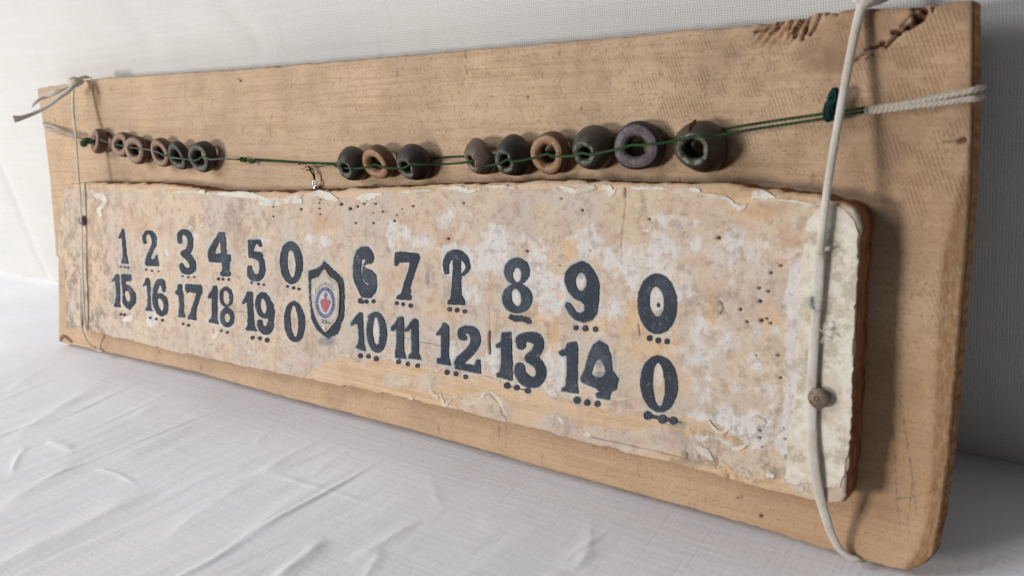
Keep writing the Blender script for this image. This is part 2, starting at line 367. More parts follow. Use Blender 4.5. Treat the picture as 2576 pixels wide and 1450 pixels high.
top = [(94, 222), (150, 213), (205, 202), (260, 197), (420, 186), (629, 173), (1000, 141), (1400, 107), (1761, 73), (1880, 66), (1905, 58), (1925, 62), (1950, 54), (1985, 49), (2020, 44), (2045, 33), (2075, 30), (2100, 32), (2125, 24), (2165, 20), (2240, 21), (2300, 15), (2330, 12), (2342, 16), (2346, 28), (2352, 15), (2375, 7), (2410, 2), (2440, 0), (2449, 6)]
bot = [(149, 862), (249, 884), (480, 935), (724, 1003), (1006, 1076), (1400, 1190), (1761, 1289), (1960, 1347), (2153, 1409), (2235, 1430), (2290, 1438), (2325, 1424), (2345, 1400)]
left = [(94, 222), (113, 330), (127, 450), (137, 580), (141, 645), (147, 648), (149, 760), (149, 862)]
right = [(2449, 6), (2448, 120), (2447, 314), (2441, 480), (2428, 648), (2404, 930), (2385, 1150), (2364, 1310), (2345, 1400)]
nu, nv = 1150, 350
G = coons(pl(top, 0), pl(bot, 0), pl(left, 0), pl(right, 0), nu, nv)
px, py = seen(np.concatenate([G, np.zeros((nv, nu, 1))], -1))
uu = np.linspace(0, 1, nu)[None, :] * BW; vv = np.linspace(0, 1, nv)[:, None] * BH
# ragged edges
jt = fbm(G[..., 0] * 260, G[..., 1] * 260, 3) * .0012; ed = np.exp(-np.minimum(vv, BH - vv) / .002); G[..., 1] += jt * ed * 1.0
ed2 = np.exp(-(BW - uu) / .002) * sstep(400, 1000, py); G[..., 0] += fbm(G[..., 0] * 900, G[..., 1] * 1100, 9) * .0011 * ed2 * np.ones_like(jt)
dist = np.minimum(np.minimum(vv, BH - vv), np.minimum(uu + .001, BW - uu)); r = .0016
O = -r * (1 - np.sqrt(np.clip(1 - np.clip(1 - dist / r, 0, 1) ** 2, 0, 1)))
xf = np.interp(py, [0, 300, 450, 648, 787, 1150, 1300, 1380, 1430], [2470, 2460, 2412, 2364, 2354, 2338, 2326, 2304, 2270])
bev = np.clip((px - xf) / 12600, 0, .02); bevm = sstep(0, .0009, bev); O -= bev * .42 * (1 + .2 * fbm(G[..., 0] * 500, G[..., 1] * 160, 12))
O += fbm(G[..., 0] * 9, G[..., 1] * 14, 21) * .0012 + fbm(G[..., 0] * 60, G[..., 1] * 90, 22, 3) * .00016
C4 = crop(2800, 0, .5517); CK = crop(3200, 0, .27586)
P_ = lambda f, l: [f(*q) for q in l]
dark = np.zeros((nv, nu))
# split in the upper right corner
for line, w, dep in (([(800, 890), (900, 800), (985, 770)], 2.6, .0008), ([(940, 735), (1040, 700), (1150, 670), (1210, 645)], 3.2, .0012), ([(1240, 680), (1310, 620), (1380, 545), (1440, 490), (1500, 440), (1560, 405)], 4.2, .0016),
                     ([(1350, 480), (1400, 460), (1440, 485)], 7, .0012), ([(1560, 405), (1640, 370), (1700, 310), (1750, 280)], 8, .0016), ([(1690, 230), (1700, 300), (1760, 260), (1790, 200)], 11, .0018), ([(1640, 120), (1720, 110), (1790, 130), (1810, 160)], 9, .0014), ([(1450, 410), (1540, 300), (1610, 220)], 2.2, .0007), ([(950, 860), (1060, 795)], 1.8, .0004), ([(1180, 640), (1215, 615)], 5, .001)):
    d = segd(px, py, P_(CK, line)) + fbm(px * .22, py * .22, 31) * 3
    m = 1 - sstep(w * .5, w * 1.25, d); dark = np.maximum(dark, m); O -= dep * m
chip = [(1880, 66), (1960, 110), (2020, 75), (2040, 110)]
# torn chips on the top edge
cq = (px - 1962) + (py - 90) * .75 + fbm(px * .03, py * .03, 89) * 34; cm = sstep(0, 1, 1 - np.hypot(cq / 100, (py - 72) / 62)); st_ = np.sin(cq * .26 + 14 * fbm(px * .018, py * .03, 8)) + .6 * fbm(cq * .12, py * .02, 88) * 3
cm2 = np.clip(cm * 2, 0, 1); O -= cm2 * (.0010 + .0004 * st_); dark = np.maximum(dark, cm2 * sstep(.6, 1.2, st_) * .4)
for line, w in (([(880, 85), (855, 150), (825, 215), (800, 250)], 5), ([(750, 120), (722, 180), (682, 265)], 6), ([(722, 130), (692, 190), (668, 245)], 3.5), ([(604, 150), (565, 200), (505, 243)], 4.5), ([(800, 105), (772, 180), (742, 288)], 5), ([(930, 84), (922, 104)], 4), ([(560, 170), (480, 215), (400, 232)], 3), ([(780, 180), (760, 250)], 2.5), ([(985, 90), (995, 108)], 4), ([(660, 150), (640, 220)], 2.5)):
    d = segd(px, py, P_(C4, line)) + fbm(px * .12, py * .12, 33) * 3; m = 1 - sstep(w * .4, w * 1.2, d); dark = np.maximum(dark, m * .8); O -= .0011 * m
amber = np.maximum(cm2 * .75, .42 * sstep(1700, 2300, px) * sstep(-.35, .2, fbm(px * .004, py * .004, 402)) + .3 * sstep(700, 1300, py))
# groove at the left lower corner, knot and small holes
for (x, y, rr, a_) in ((2425, 352, 11, 1), (2414, 356, 10, .8), (1328, 243, 4, .7), (1330, 245, 3, .8), (604, 203, 5, .9), (598, 198, 3, .5), (1115 * .629 + 800, 1129, 4, .0), (1866, 1282, 4.5, .0), (1915, 1299, 6, 1), (1856, 1254, 4, .9), (1858, 1253, 5, .0), (1283, 1216, 4, 1), (240, 873, 5, .5), (1180, 1206, 3, .6)):
    m = 1 - sstep(rr * .5, rr, np.hypot(px - x, (py - y)) + fbm(px * .3, py * .3, 41) * 4); dark = np.maximum(dark, m * a_); O -= m * a_ * .0006
m = 1 - sstep(2, 6, segd(px, py, [(2375, 358), (2425, 352)])); dark = np.maximum(dark, m * .6)
m = 1 - sstep(2.5, 5.5, segd(px, py, [(152, 857), (160, 846), (168, 848), (180, 860)]) + fbm(px * .3, py * .3, 43) * 3); dark = np.maximum(dark, m * .85); O -= m * .0006
C5 = crop(2800, 1400, .62428)
pen = np.zeros((nv, nu))
for line, w in (([(1235, 480), (1245, 650), (1258, 850), (1262, 980), (1282, 1130)], 1.3), ([(1275, 310), (1310, 470), (1335, 640), (1360, 800), (1385, 1050)], 1.3), ([(1360, 830), (1350, 950), (1330, 1150)], 1.2), ([(1255, 960), (1340, 945), (1520, 900)], 1.2)):
    d = segd(px, py, P_(C5, line)); pen = np.maximum(pen, (1 - sstep(w * .6, w * 2.2, d)) * .62 * sstep(-.25, .15, fbm(px * .15, py * .15, 55)))
saw = sstep(2080, 2300, px) * (1 - sstep(420, 640, py)) * .9 + sstep(1400, 1800, px) * (1 - sstep(300, 460, py)) * .35 + .36 * sstep(-.08, .2, fbm(G[..., 0] * 18, G[..., 1] * 22, 77)) * sstep(600, 1000, px)
saw = np.clip(saw, 0, 1) * (1 - cm2)
right_brown = .62 * sstep(1500, 2250, px + fbm(px * .006, py * .006, 404) * 500) * (1 - sstep(350, 800, py)) + .5 * np.exp(-((px - 2060) / 70) ** 2 - ((py - 150) / 45) ** 2) + .3 * np.exp(-((px - 2300) / 60) ** 2 - ((py - 170) / 40) ** 2)  # greyer brown towards the upper right, plus two brown spots
Vb, Fb, Ab = slab(G, O, -BT, dict(dark=dark, pencil=pen, saw=saw, bevel=bevm, amber=amber, right_brown=right_brown), 8, .0, .0003)
board = thing('wooden_backboard', (BW / 2, 0, -BT / 2), 'long weathered pale wooden board leaning on the white canvas, split at its upper right corner', 'wooden board')
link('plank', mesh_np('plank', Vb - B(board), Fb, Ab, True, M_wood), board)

# ------------------------------------------------------------------ lettering strokes (crop coordinates of the plaque)
G1 = crop(150, 880, .28972); G2 = crop(700, 880, .35864); G3 = crop(1350, 950, .37927); G4 = crop(1850, 1000, .44843); GE = crop(2100, 900, .58608); GB = crop(900, 800, .4828); GC = crop(1350, 900, .51724)
def D_poly(x, y, pts):
    pts = np.array(pts, float); d = segd(x, y, [tuple(p) for p in pts] + [tuple(pts[0])]); ins = np.zeros(x.shape, bool)
    for (x0, y0), (x1, y1) in zip(pts, np.roll(pts, -1, 0)):
        c_ = ((y0 > y) != (y1 > y)) & (x < (x1 - x0) * (y - y0) / (y1 - y0 + 1e-12) + x0); ins ^= c_
    return np.where(ins, -d, d)
def D_stroke(x, y, pts, n=10):
    P = smooth_path(pts, n); d = np.full(x.shape, 1e9)
    for a_, b_ in zip(P[:-1], P[1:]):
        dx, dy = b_[0] - a_[0], b_[1] - a_[1]; t = np.clip(((x - a_[0]) * dx + (y - a_[1]) * dy) / (dx * dx + dy * dy + 1e-9), 0, 1)
        d = np.minimum(d, np.hypot(x - a_[0] - t * dx, y - a_[1] - t * dy) - (a_[2] + t * (b_[2] - a_[2])))
    return d
def D_ell(x, y, cx, cy, rx, ry, rot=0):
    a_ = math.radians(rot); X = (x - cx) * math.cos(a_) + (y - cy) * math.sin(a_); Y = -(x - cx) * math.sin(a_) + (y - cy) * math.cos(a_)
    q = np.hypot(X / rx, Y / ry); g = np.hypot(X / rx ** 2, Y / ry ** 2) + 1e-9; return q * (q - 1) / g
def shape(ops, f):
    """ops in crop coordinates -> distance function in picture coordinates"""
    s = (f(1, 0)[0] - f(0, 0)[0]); o = f(0, 0)
    def fn(X, Y):
        x = (X - o[0]) / s; y = (Y - o[1]) / s; d = np.full(x.shape, 1e9)
        for op in ops:
            k = op[0]
            e = D_poly(x, y, op[1]) if k in 'pP' else D_stroke(x, y, op[1]) if k in 'sS' else D_ell(x, y, *op[1])
            d = np.minimum(d, e) if k.islower() else np.maximum(d, -e)
        return d * s
    xs = []; ys = []
    for op in ops:
        if op[0] in 'ps':
            for q in op[1]: rr = q[2] if len(q) > 2 else 0; xs += [q[0] - rr, q[0] + rr]; ys += [q[1] - rr, q[1] + rr]
        elif op[0] == 'e': cx, cy, rx, ry = op[1][:4]; m_ = max(rx, ry); xs += [cx - m_, cx + m_]; ys += [cy - m_, cy + m_]
    fn.box = (*f(min(xs), min(ys)), *f(max(xs), max(ys))); return fn
NUM = [
 ('1, first of the upper row', G1, [('p', [(1165, 118), (1192, 113), (1203, 200), (1217, 350), (1224, 480), (1257, 600), (1255, 612), (1150, 606), (1160, 560), (1174, 500), (1170, 400), (1160, 255), (1130, 262), (1112, 245), (1130, 200), (1150, 160)])], [(1145, 648, 13), (1203, 652, 16), (1247, 660, 16)]),
 ('2', G1, [('s', [(1478, 308, 26), (1466, 250, 24), (1488, 192, 26), (1535, 172, 28), (1583, 205, 34), (1608, 270, 34), (1604, 340, 33), (1575, 410, 30), (1545, 480, 31), (1522, 560, 36), (1515, 600, 34)]), ('p', [(1478, 580), (1550, 545), (1610, 542), (1630, 480), (1655, 475), (1672, 640), (1560, 640), (1490, 625)])], [(1500, 690, 15), (1577, 703, 15), (1665, 712, 14)]),
 ('3', G2, [('s', [(50, 240, 26), (48, 190, 26), (65, 145, 30), (105, 135, 32), (145, 160, 34), (166, 220, 31), (165, 290, 31), (140, 350, 36), (100, 378, 42)]), ('s', [(100, 378, 42), (150, 420, 40), (188, 480, 38), (192, 545, 38), (150, 575, 36), (98, 562, 36), (68, 508, 25)])], [(80, 628, 10), (143, 642, 12), (208, 640, 11)]),
 ('4', G2, [('p', [(490, 133), (548, 132), (560, 200), (575, 380), (615, 390), (620, 460), (600, 478), (600, 562), (622, 598), (605, 632), (508, 632), (500, 590), (525, 562), (520, 482), (380, 470), (364, 400), (372, 328), (430, 225)]), ('P', [(497, 240), (513, 368), (443, 385), (440, 350), (470, 290)])], [(480, 660, 15), (532, 663, 15), (595, 664, 15)]),
 ('5', G2, [('p', [(812, 225), (945, 218), (965, 270), (965, 305), (935, 298), (912, 262), (882, 300), (868, 345), (955, 362), (985, 402), (940, 420), (815, 432)]), ('s', [(850, 400, 30), (905, 405, 38), (955, 450, 33), (970, 530, 30), (958, 605, 36), (910, 652, 38), (852, 625, 42), (832, 565, 31), (830, 528, 25)])], [(850, 703, 14), (927, 718, 16), (985, 725, 13)]),
 ('0 closing the left half of the upper row', G2, [('e', (1293, 478, 127, 241, -3)), ('E', (1296, 487, 46, 152, -4))], [(1252, 743, 16), (1319, 760, 18), (1378, 772, 17)]),
 ('15', G1, [('p', [(1080, 745), (1110, 745), (1125, 800), (1137, 950), (1137, 1130), (1145, 1210), (1053, 1202), (1053, 1162), (1075, 1140), (1080, 1000), (1070, 845), (1045, 845), (1020, 860), (1032, 822), (1060, 790)]), ('p', [(1155, 750), (1290, 750), (1290, 852), (1212, 850), (1212, 890), (1262, 905), (1312, 960), (1346, 1020), (1360, 1090), (1345, 1160), (1275, 1245), (1220, 1220), (1172, 1140), (1165, 1060), (1176, 1030), (1165, 960), (1155, 870)]), ('E', (1240, 1055, 36, 78, -12))], [(1148, 1305, 19), (1197, 1310, 19)]),
 ('16', G1, [('p', [(1495, 800), (1535, 795), (1550, 850), (1557, 980), (1557, 1140), (1562, 1225), (1612, 1270), (1490, 1252), (1492, 1220), (1512, 1200), (1517, 1050), (1500, 900), (1475, 905), (1450, 935), (1446, 910), (1470, 870)]), ('s', [(1742, 980, 19), (1735, 920, 30), (1715, 862, 38), (1676, 852, 36), (1637, 920, 34), (1617, 1010, 31), (1614, 1100, 33), (1636, 1200, 34), (1680, 1278, 36), (1732, 1298, 34), (1765, 1230, 32), (1763, 1140, 33), (1730, 1072, 36), (1680, 1048, 34), (1640, 1070, 28)])], [(1552, 1352, 17), (1635, 1370, 18), (1722, 1385, 21)]),
 ('17', G2, [('p', [(30, 715), (75, 715), (82, 800), (97, 870), (94, 1030), (112, 1090), (32, 1085), (40, 1030), (48, 980), (40, 850), (5, 830), (0, 800), (25, 780)]), ('p', [(110, 715), (280, 725), (298, 760), (290, 830), (255, 930), (228, 1040), (240, 1122), (138, 1112), (140, 1075), (170, 1040), (190, 960), (225, 860), (235, 818), (150, 805), (132, 825), (110, 765)])], [(85, 1160, 14), (148, 1178, 16)]),
 ('18', G2, [('p', [(425, 735), (460, 740), (470, 800), (467, 1000), (467, 1100), (482, 1165), (375, 1150), (375, 1120), (403, 1090), (408, 1000), (405, 860), (385, 885), (362, 870), (370, 830), (400, 790)]), ('e', (568, 860, 76, 116, -6)), ('E', (568, 866, 36, 78, -8)), ('e', (578, 1090, 78, 112, -4)), ('E', (578, 1093, 33, 50))], [(513, 1235, 13), (580, 1256, 16)]),
 ('19', G2, [('p', [(800, 805), (855, 805), (868, 870), (870, 1010), (880, 1130), (887, 1190), (912, 1245), (795, 1237), (783, 1212), (806, 1170), (808, 1050), (800, 902), (770, 935), (748, 945), (748, 920), (775, 860)]), ('e', (985, 955, 92, 150, -8)), ('s', [(1060, 950, 34), (1070, 1050, 34), (1062, 1150, 36), (1038, 1225, 44), (990, 1232, 42), (948, 1180, 33), (944, 1142, 29)]), ('E', (985, 962, 33, 84, -8))], [(862, 1315, 21), (943, 1322, 21), (1022, 1342, 25)]),
 ('0 closing the left half of the lower row', G2, [('e', (1330, 1137, 116, 232, -4)), ('E', (1328, 1130, 42, 176, -4))], []),
 ('6', G3, [('p', [(250, 100), (320, 98), (358, 150), (380, 210), (374, 255), (347, 282), (325, 275), (272, 300), (300, 332), (350, 345), (405, 400), (412, 500), (400, 580), (365, 622), (347, 640), (255, 632), (238, 600), (185, 490), (165, 420), (162, 320), (175, 210), (200, 140)]), ('P', [(250, 242), (285, 226), (300, 250), (268, 290), (260, 340), (262, 420), (292, 470), (328, 486), (326, 504), (298, 508), (262, 470), (244, 400), (244, 320)])], [(238, 672, 26), (260, 682, 18), (300, 678, 21), (376, 675, 21)]),
 ('7', G3, [('p', [(605, 158), (650, 150), (845, 168), (862, 200), (850, 265), (800, 400), (765, 530), (765, 602), (778, 630), (770, 665), (640, 655), (618, 642), (635, 606), (665, 600), (700, 480), (740, 370), (760, 265), (640, 270), (628, 305), (598, 300), (600, 220)])], [(622, 695, 19), (687, 706, 18), (768, 720, 21)]),
 ('mirrored 7 like an umbrella', G3, [('s', [(1148, 365, 26), (1140, 290, 31), (1162, 222, 38), (1210, 182, 45), (1270, 178, 45), (1328, 212, 38), (1363, 270, 28), (1370, 330, 22), (1325, 392, 17)]), ('p', [(1216, 200), (1298, 200), (1292, 300), (1300, 460), (1302, 600), (1335, 670), (1340, 715), (1155, 710), (1160, 670), (1190, 650), (1202, 500), (1212, 380)])], [(1178, 760, 23), (1257, 770, 24), (1338, 782, 22)]),
 ('8', G4, [('e', (483, 192, 112, 120, 0)), ('E', (485, 225, 41, 68, 0)), ('e', (485, 435, 132, 132, 0)), ('E', (477, 426, 45, 82, -12))], []),
 ('9', G4, [('p', [(1060, 98), (1112, 120), (1162, 175), (1197, 240), (1217, 330), (1212, 450), (1197, 560), (1150, 630), (1075, 650), (1000, 625), (945, 570), (915, 500), (925, 468), (955, 475), (1010, 555), (1048, 573), (1085, 540), (1085, 490), (1060, 465), (1000, 437), (940, 370), (908, 280), (912, 210), (960, 145)]), ('E', (1055, 285, 52, 84, 0))], [(1008, 697, 21), (1092, 703, 26), (1183, 709, 23)]),
 ('0 with a black dot inside, closing the upper row', GE, [('e', (900, 540, 134, 207, -2)), ('E', (896, 525, 51, 102, -4)), ('e', (908, 549, 9, 17, 0))], [(848, 774, 19), (906, 790, 18), (967, 796, 18)]),
 ('10', G3, [('p', [(230, 792), (262, 800), (267, 870), (272, 1020), (277, 1130), (300, 1205), (190, 1167), (193, 1150), (215, 1135), (225, 1050), (210, 912), (180, 917), (140, 937), (136, 910), (165, 865), (200, 820)]), ('e', (410, 1002, 105, 215, -3)), ('p', [(315, 832), (370, 795), (340, 880)]), ('E', (405, 990, 38, 152, -2))], [(238, 1250, 25), (322, 1255, 23), (403, 1280, 25)]),
 ('11', G3, [('p', [(640, 845), (680, 835), (692, 860), (697, 1000), (697, 1200), (722, 1280), (608, 1272), (610, 1190), (620, 1130), (620, 960), (590, 985), (565, 985), (560, 950), (600, 910)]), ('p', [(790, 865), (815, 855), (847, 885), (852, 1100), (852, 1220), (882, 1292), (745, 1277), (753, 1240), (780, 1210), (775, 962), (745, 985), (712, 997), (708, 970), (750, 920)])], [(642, 1313, 25), (738, 1336, 23), (839, 1353, 23)]),
 ('12', G3, [('p', [(1105, 905), (1125, 898), (1168, 935), (1174, 1000), (1172, 1130), (1168, 1250), (1190, 1350), (1048, 1330), (1048, 1280), (1090, 1270), (1092, 1020), (1045, 1037), (1040, 1010), (1070, 980), (1095, 950)]), ('s', [(1335, 1065, 26), (1302, 1040, 34), (1312, 988, 38), (1370, 975, 42), (1430, 1002, 50), (1455, 1080, 52), (1430, 1160, 48), (1370, 1230, 46), (1302, 1290, 50), (1272, 1330, 44)]), ('p', [(1250, 1300), (1330, 1332), (1440, 1352), (1465, 1292), (1502, 1290), (1506, 1440), (1400, 1420), (1240, 1385)])], [(1150, 1422, 27), (1245, 1440, 24), (1345, 1472, 22)]),
 ('13', G4, [('p', [(350, 738), (430, 735), (434, 800), (440, 1000), (442, 1170), (305, 1132), (303, 1105), (335, 1085), (345, 960), (340, 870), (310, 877), (293, 860), (300, 843), (340, 820)]), ('s', [(520, 850, 40), (520, 800, 44), (580, 778, 42), (650, 792, 50), (678, 850, 42), (650, 920, 44), (600, 965, 46)]), ('s', [(600, 965, 46), (680, 1030, 44), (698, 1120, 44), (650, 1180, 46), (570, 1170, 50), (512, 1100, 48), (508, 1050, 42)])], [(395, 1212, 28), (480, 1230, 24), (577, 1257, 25)]),
 ('14', G4, [('p', [(935, 830), (1010, 818), (1024, 860), (1024, 1000), (1020, 1200), (1035, 1282), (883, 1262), (886, 1235), (920, 1220), (930, 1100), (930, 940), (890, 950), (870, 935), (853, 910), (880, 898), (920, 880)]), ('p', [(1160, 850), (1215, 812), (1290, 850), (1320, 950), (1332, 1080), (1388, 1149), (1368, 1250), (1318, 1275), (1308, 1340), (1195, 1320), (1185, 1285), (1220, 1265), (1190, 1235), (1065, 1185), (1048, 1150), (1090, 1060), (1120, 950)]), ('P', [(1188, 990), (1225, 965), (1262, 1030), (1275, 1100), (1240, 1140), (1180, 1140), (1146, 1112), (1160, 1045)])], [(1020, 1342, 31), (1108, 1363, 28), (1200, 1373, 26)]),
 ('0 closing the lower row', GE, [('e', (912, 1086, 127, 195, -4)), ('E', (910, 1090, 42, 150, -2))], [(835, 1302, 28), (935, 1328, 29), (1008, 1338, 25)]),
]
shapes = [(lab, shape(ops, f), [(*f(d[0], d[1]), d[2] * (f(1, 0)[0] - f(0, 0)[0])) for d in dots]) for lab, f, ops, dots in NUM]
shield = shape([('p', [(820, 505), (870, 560), (975, 650), (985, 760), (985, 960), (930, 1110), (850, 1150), (760, 1080), (715, 980), (697, 800), (692, 590), (760, 572), (805, 540)])], GB)
smear8 = shape([('s', [(1345, 712, 18), (1385, 725, 24), (1440, 728, 22), (1485, 752, 18)])], GC)

# ------------------------------------------------------------------ number plaque
ptop = [(172, 462), (200, 460), (290, 461), (400, 464), (470, 470), (522, 483), (600, 483), (700, 485), (800, 481), (900, 475), (1000, 472), (1100, 466), (1275, 462), (1330, 457), (1472, 456), (1613, 461), (1700, 460), (1824, 464), (1910, 475), (2062, 495), (2120, 505), (2152, 522)]
pbot = [(166, 826), (215, 830), (436, 885), (700, 940), (1006, 1000), (1300, 1068), (1572, 1138), (1754, 1185), (1911, 1226), (2050, 1264), (2090, 1271), (2118, 1270)]
pleft = [(172, 462), (160, 480), (146, 560), (143, 640), (158, 655), (164, 720), (166, 826)]
pright = [(2152, 522), (2164, 545), (2167, 580), (2161, 648), (2154, 787), (2149, 900), (2143, 1000), (2139, 1100), (2130, 1195), (2127, 1250), (2118, 1270)]
nu, nv = 1000, 300
G = coons(pl(ptop, PT), pl(pbot, PT), pl(pleft, PT), pl(pright, PT), nu, nv)
px, py = seen(np.concatenate([G, np.full((nv, nu, 1), PT)], -1))
pw, ph = .545, .118; uu = np.linspace(0, 1, nu)[None] * pw; vv = np.linspace(0, 1, nv)[:, None] * ph
edge = np.exp(-np.minimum(vv, ph - vv) / .0015); G[..., 1] += fbm(G[..., 0] * 150, G[..., 1] * 200, 13) * .0026 * edge
edge = np.exp(-np.minimum(uu, pw - uu) / .0015); G[..., 0] += fbm(G[..., 0] * 200, G[..., 1] * 180, 14) * .0016 * edge
dist = np.minimum(np.minimum(vv, ph - vv), np.minimum(uu, pw - uu))
r = np.where(vv > ph * .6, .0009, .0026); Ob = -r * .8 * (1 - np.sqrt(np.clip(1 - np.clip(1 - dist / r, 0, 1) ** 2, 0, 1)))
ytop = [(150, 470), (250, 482), (300, 480), (400, 478), (520, 487), (640, 492), (700, 512), (730, 497), (800, 486), (850, 502), (910, 498), (930, 488), (1100, 480), (1240, 470), (1300, 476), (1400, 470), (1470, 478), (1500, 492), (1540, 477), (1640, 472), (1750, 478), (1800, 494), (1838, 505), (1862, 526), (1890, 510), (1915, 495), (1960, 500), (2000, 515), (2062, 518), (2200, 520)]
yt = np.interp(px, *zip(*ytop)) + fbm(px * .05, py * .05, 61) * 16
ybot = np.interp(px, [100, 500, 700, 860, 1050, 1200, 1270, 1400, 1500, 1640, 1730, 1800, 1880, 1950, 2000, 2200], [900, 940, 975, 905, 925, 950, 962, 1002, 1035, 1055, 1040, 1075, 1120, 1190, 1240, 1290]) + fbm(px * .02, py * .02, 62) * 46
lump = np.zeros_like(px)
for x, y, a_, b_ in ((1072, 962, 34, 26), (1210, 1020, 62, 36), (1240, 1040, 50, 30), (1400, 1075, 60, 35), (1500, 1095, 60, 30), (1640, 1110, 110, 34), (1780, 1130, 80, 40), (1000, 960, 40, 16), (1900, 1170, 80, 40)):
    lump = np.maximum(lump, 1 - sstep(.75, 1.1, np.hypot((px - x) / a_, (py - y) / b_) + fbm(px * .04, py * .04, 63) * .7))
paper = sstep(-3, 3, py - yt) * np.maximum(1 - sstep(-8, 8, py - ybot), lump)
bare = 1 - paper
# slow warp, paper thickness, crackle
def relief(x, y):
    return fbm(x * .008, y * .012, 71, 3) * .0008
O = PT + Ob + relief(px, py) + (paper - 1) * .0002 + fbm(px * .09, py * .09, 72, 3) * .00022
def blob(lst, seed, nz=.9, fr=.025):
    m = np.zeros_like(px)
    for x, y, a_, b_, k in lst: m = np.maximum(m, k * (1 - sstep(.45, 1.25, np.hypot((px - x) / a_, (py - y) / b_) + fbm(px * fr, py * fr, seed) * nz)))
    return m
white = blob([(*GE(896, 525), 16, 36, 1.3), (*GE(905, 1010), 14, 36, 1.3), (*G4(485, 225), 14, 22, 1.2), (*G4(478, 425), 14, 24, 1.2), (*G4(1055, 285), 18, 28, 1.1), (*G3(405, 990), 12, 36, 1.1), (1060, 610, 50, 40, .5), (1150, 660, 60, 70, .75), (1245, 640, 90, 80, .75), (1340, 690, 60, 90, .7), (1385, 735, 40, 90, .85), (1560, 640, 70, 50, .7), (1600, 700, 80, 60, .6), (1510, 800, 40, 70, .6), (1250, 900, 40, 60, .9), (1395, 930, 35, 80, 1.), (1130, 880, 30, 40, .7), (1560, 760, 40, 60, .6), (1710, 720, 60, 70, .7), (1870, 640, 130, 80, .6), (1790, 900, 120, 130, .5), (1700, 600, 120, 70, .45), (1850, 1080, 110, 70, .8), (1760, 1060, 60, 40, .7), (1930, 900, 80, 160, .45), (2004, 860, 36, 330, .95), (1990, 1120, 50, 90, .9), (1150, 560, 80, 40, .5), (1000, 590, 50, 50, .5), (480, 600, 30, 20, .5), (385, 800, 18, 30, .7), (410, 640, 22, 20, .4), (820, 600, 50, 30, .45), (760, 640, 40, 30, .3), (1480, 620, 60, 50, .7), (1690, 1010, 60, 30, .4), (1530, 920, 30, 80, .5), (660, 610, 40, 20, .3), (1180, 740, 40, 30, .5)], 81, 1.1)
ochre = blob([(1432, 634, 12, 28, .6), (1440, 612, 18, 10, .6), (1405, 745, 16, 14, .5), (1600, 800, 45, 60, .45), (1110, 790, 60, 30, .3), (1790, 780, 14, 60, .4), (1330, 800, 70, 20, .35), (1500, 820, 40, 30, .5), (1640, 880, 90, 30, .35), (1690, 960, 80, 50, .3), (1930, 800, 30, 50, .4), (1395, 860, 16, 50, .5), (1970, 620, 60, 60, .25), (1890, 540, 60, 30, .35), (240, 620, 26, 160, .12), (820, 570, 30, 30, .25)], 82, 1.)
redd = blob([(1980, 505, 25, 10, .7), (1925, 530, 60, 22, .5), (1935, 520, 30, 12, .6), (1690, 520, 70, 24, .25), (800, 560, 24, 30, .35), (340, 570, 40, 26, .3), (1620, 590, 16, 6, .6), (1990, 590, 40, 50, .3), (1130, 600, 14, 12, .5), (1760, 660, 40, 16, .4)], 83, 1.)
grime = np.clip(1.15 - sstep(180, 420, px), .12, 1) * (.6 + .4 * sstep(560, 700, py)) + blob([(1800, 780, 60, 40, .7), (1830, 1080, 160, 60, .6), (560, 560, 80, 40, .4), (640, 560, 60, 50, .5), (1750, 1150, 90, 30, .7), (1900, 1180, 90, 40, .7)], 84)
halo = np.zeros_like(px); smudge = np.zeros_like(px)
for lab, fn, dots in shapes + [('', shield, [])]:
    x0, y0, x1, y1 = fn.box; sel = (px > x0 - 16) & (px < x1 + 16) & (py > y0 - 16) & (py < y1 + 16)
    d = fn(px[sel], py[sel]); amt = .95 if lab == '' or lab[:2] in ('6', '14', '8', '9', '10', '11', '12', '13') else .62
    halo[sel] = np.maximum(halo[sel], amt * np.exp(-np.clip(d, 0, 60) / 6.5))
smudge = blob([(1512, 868, 12, 16, .0), (*G4(1190, 960), 10, 16, .7), (*G4(1225, 1120), 18, 12, .55), (*G4(1350, 1060), 8, 60, .35), (*G4(1060, 215), 14, 12, .4), (*GE(920, 600), 14, 10, .35), (1330, 792, 24, 12, .35), (1507, 905, 18, 26, .5), (1700, 1068, 30, 10, .35), (918, 718, 8, 30, .55), (1075, 700, 7, 22, .5), (1512, 868, 12, 16, .5), (1335, 815, 20, 10, .25), (818, 860, 26, 12, .5)], 85, .6)
dk = np.zeros_like(px)
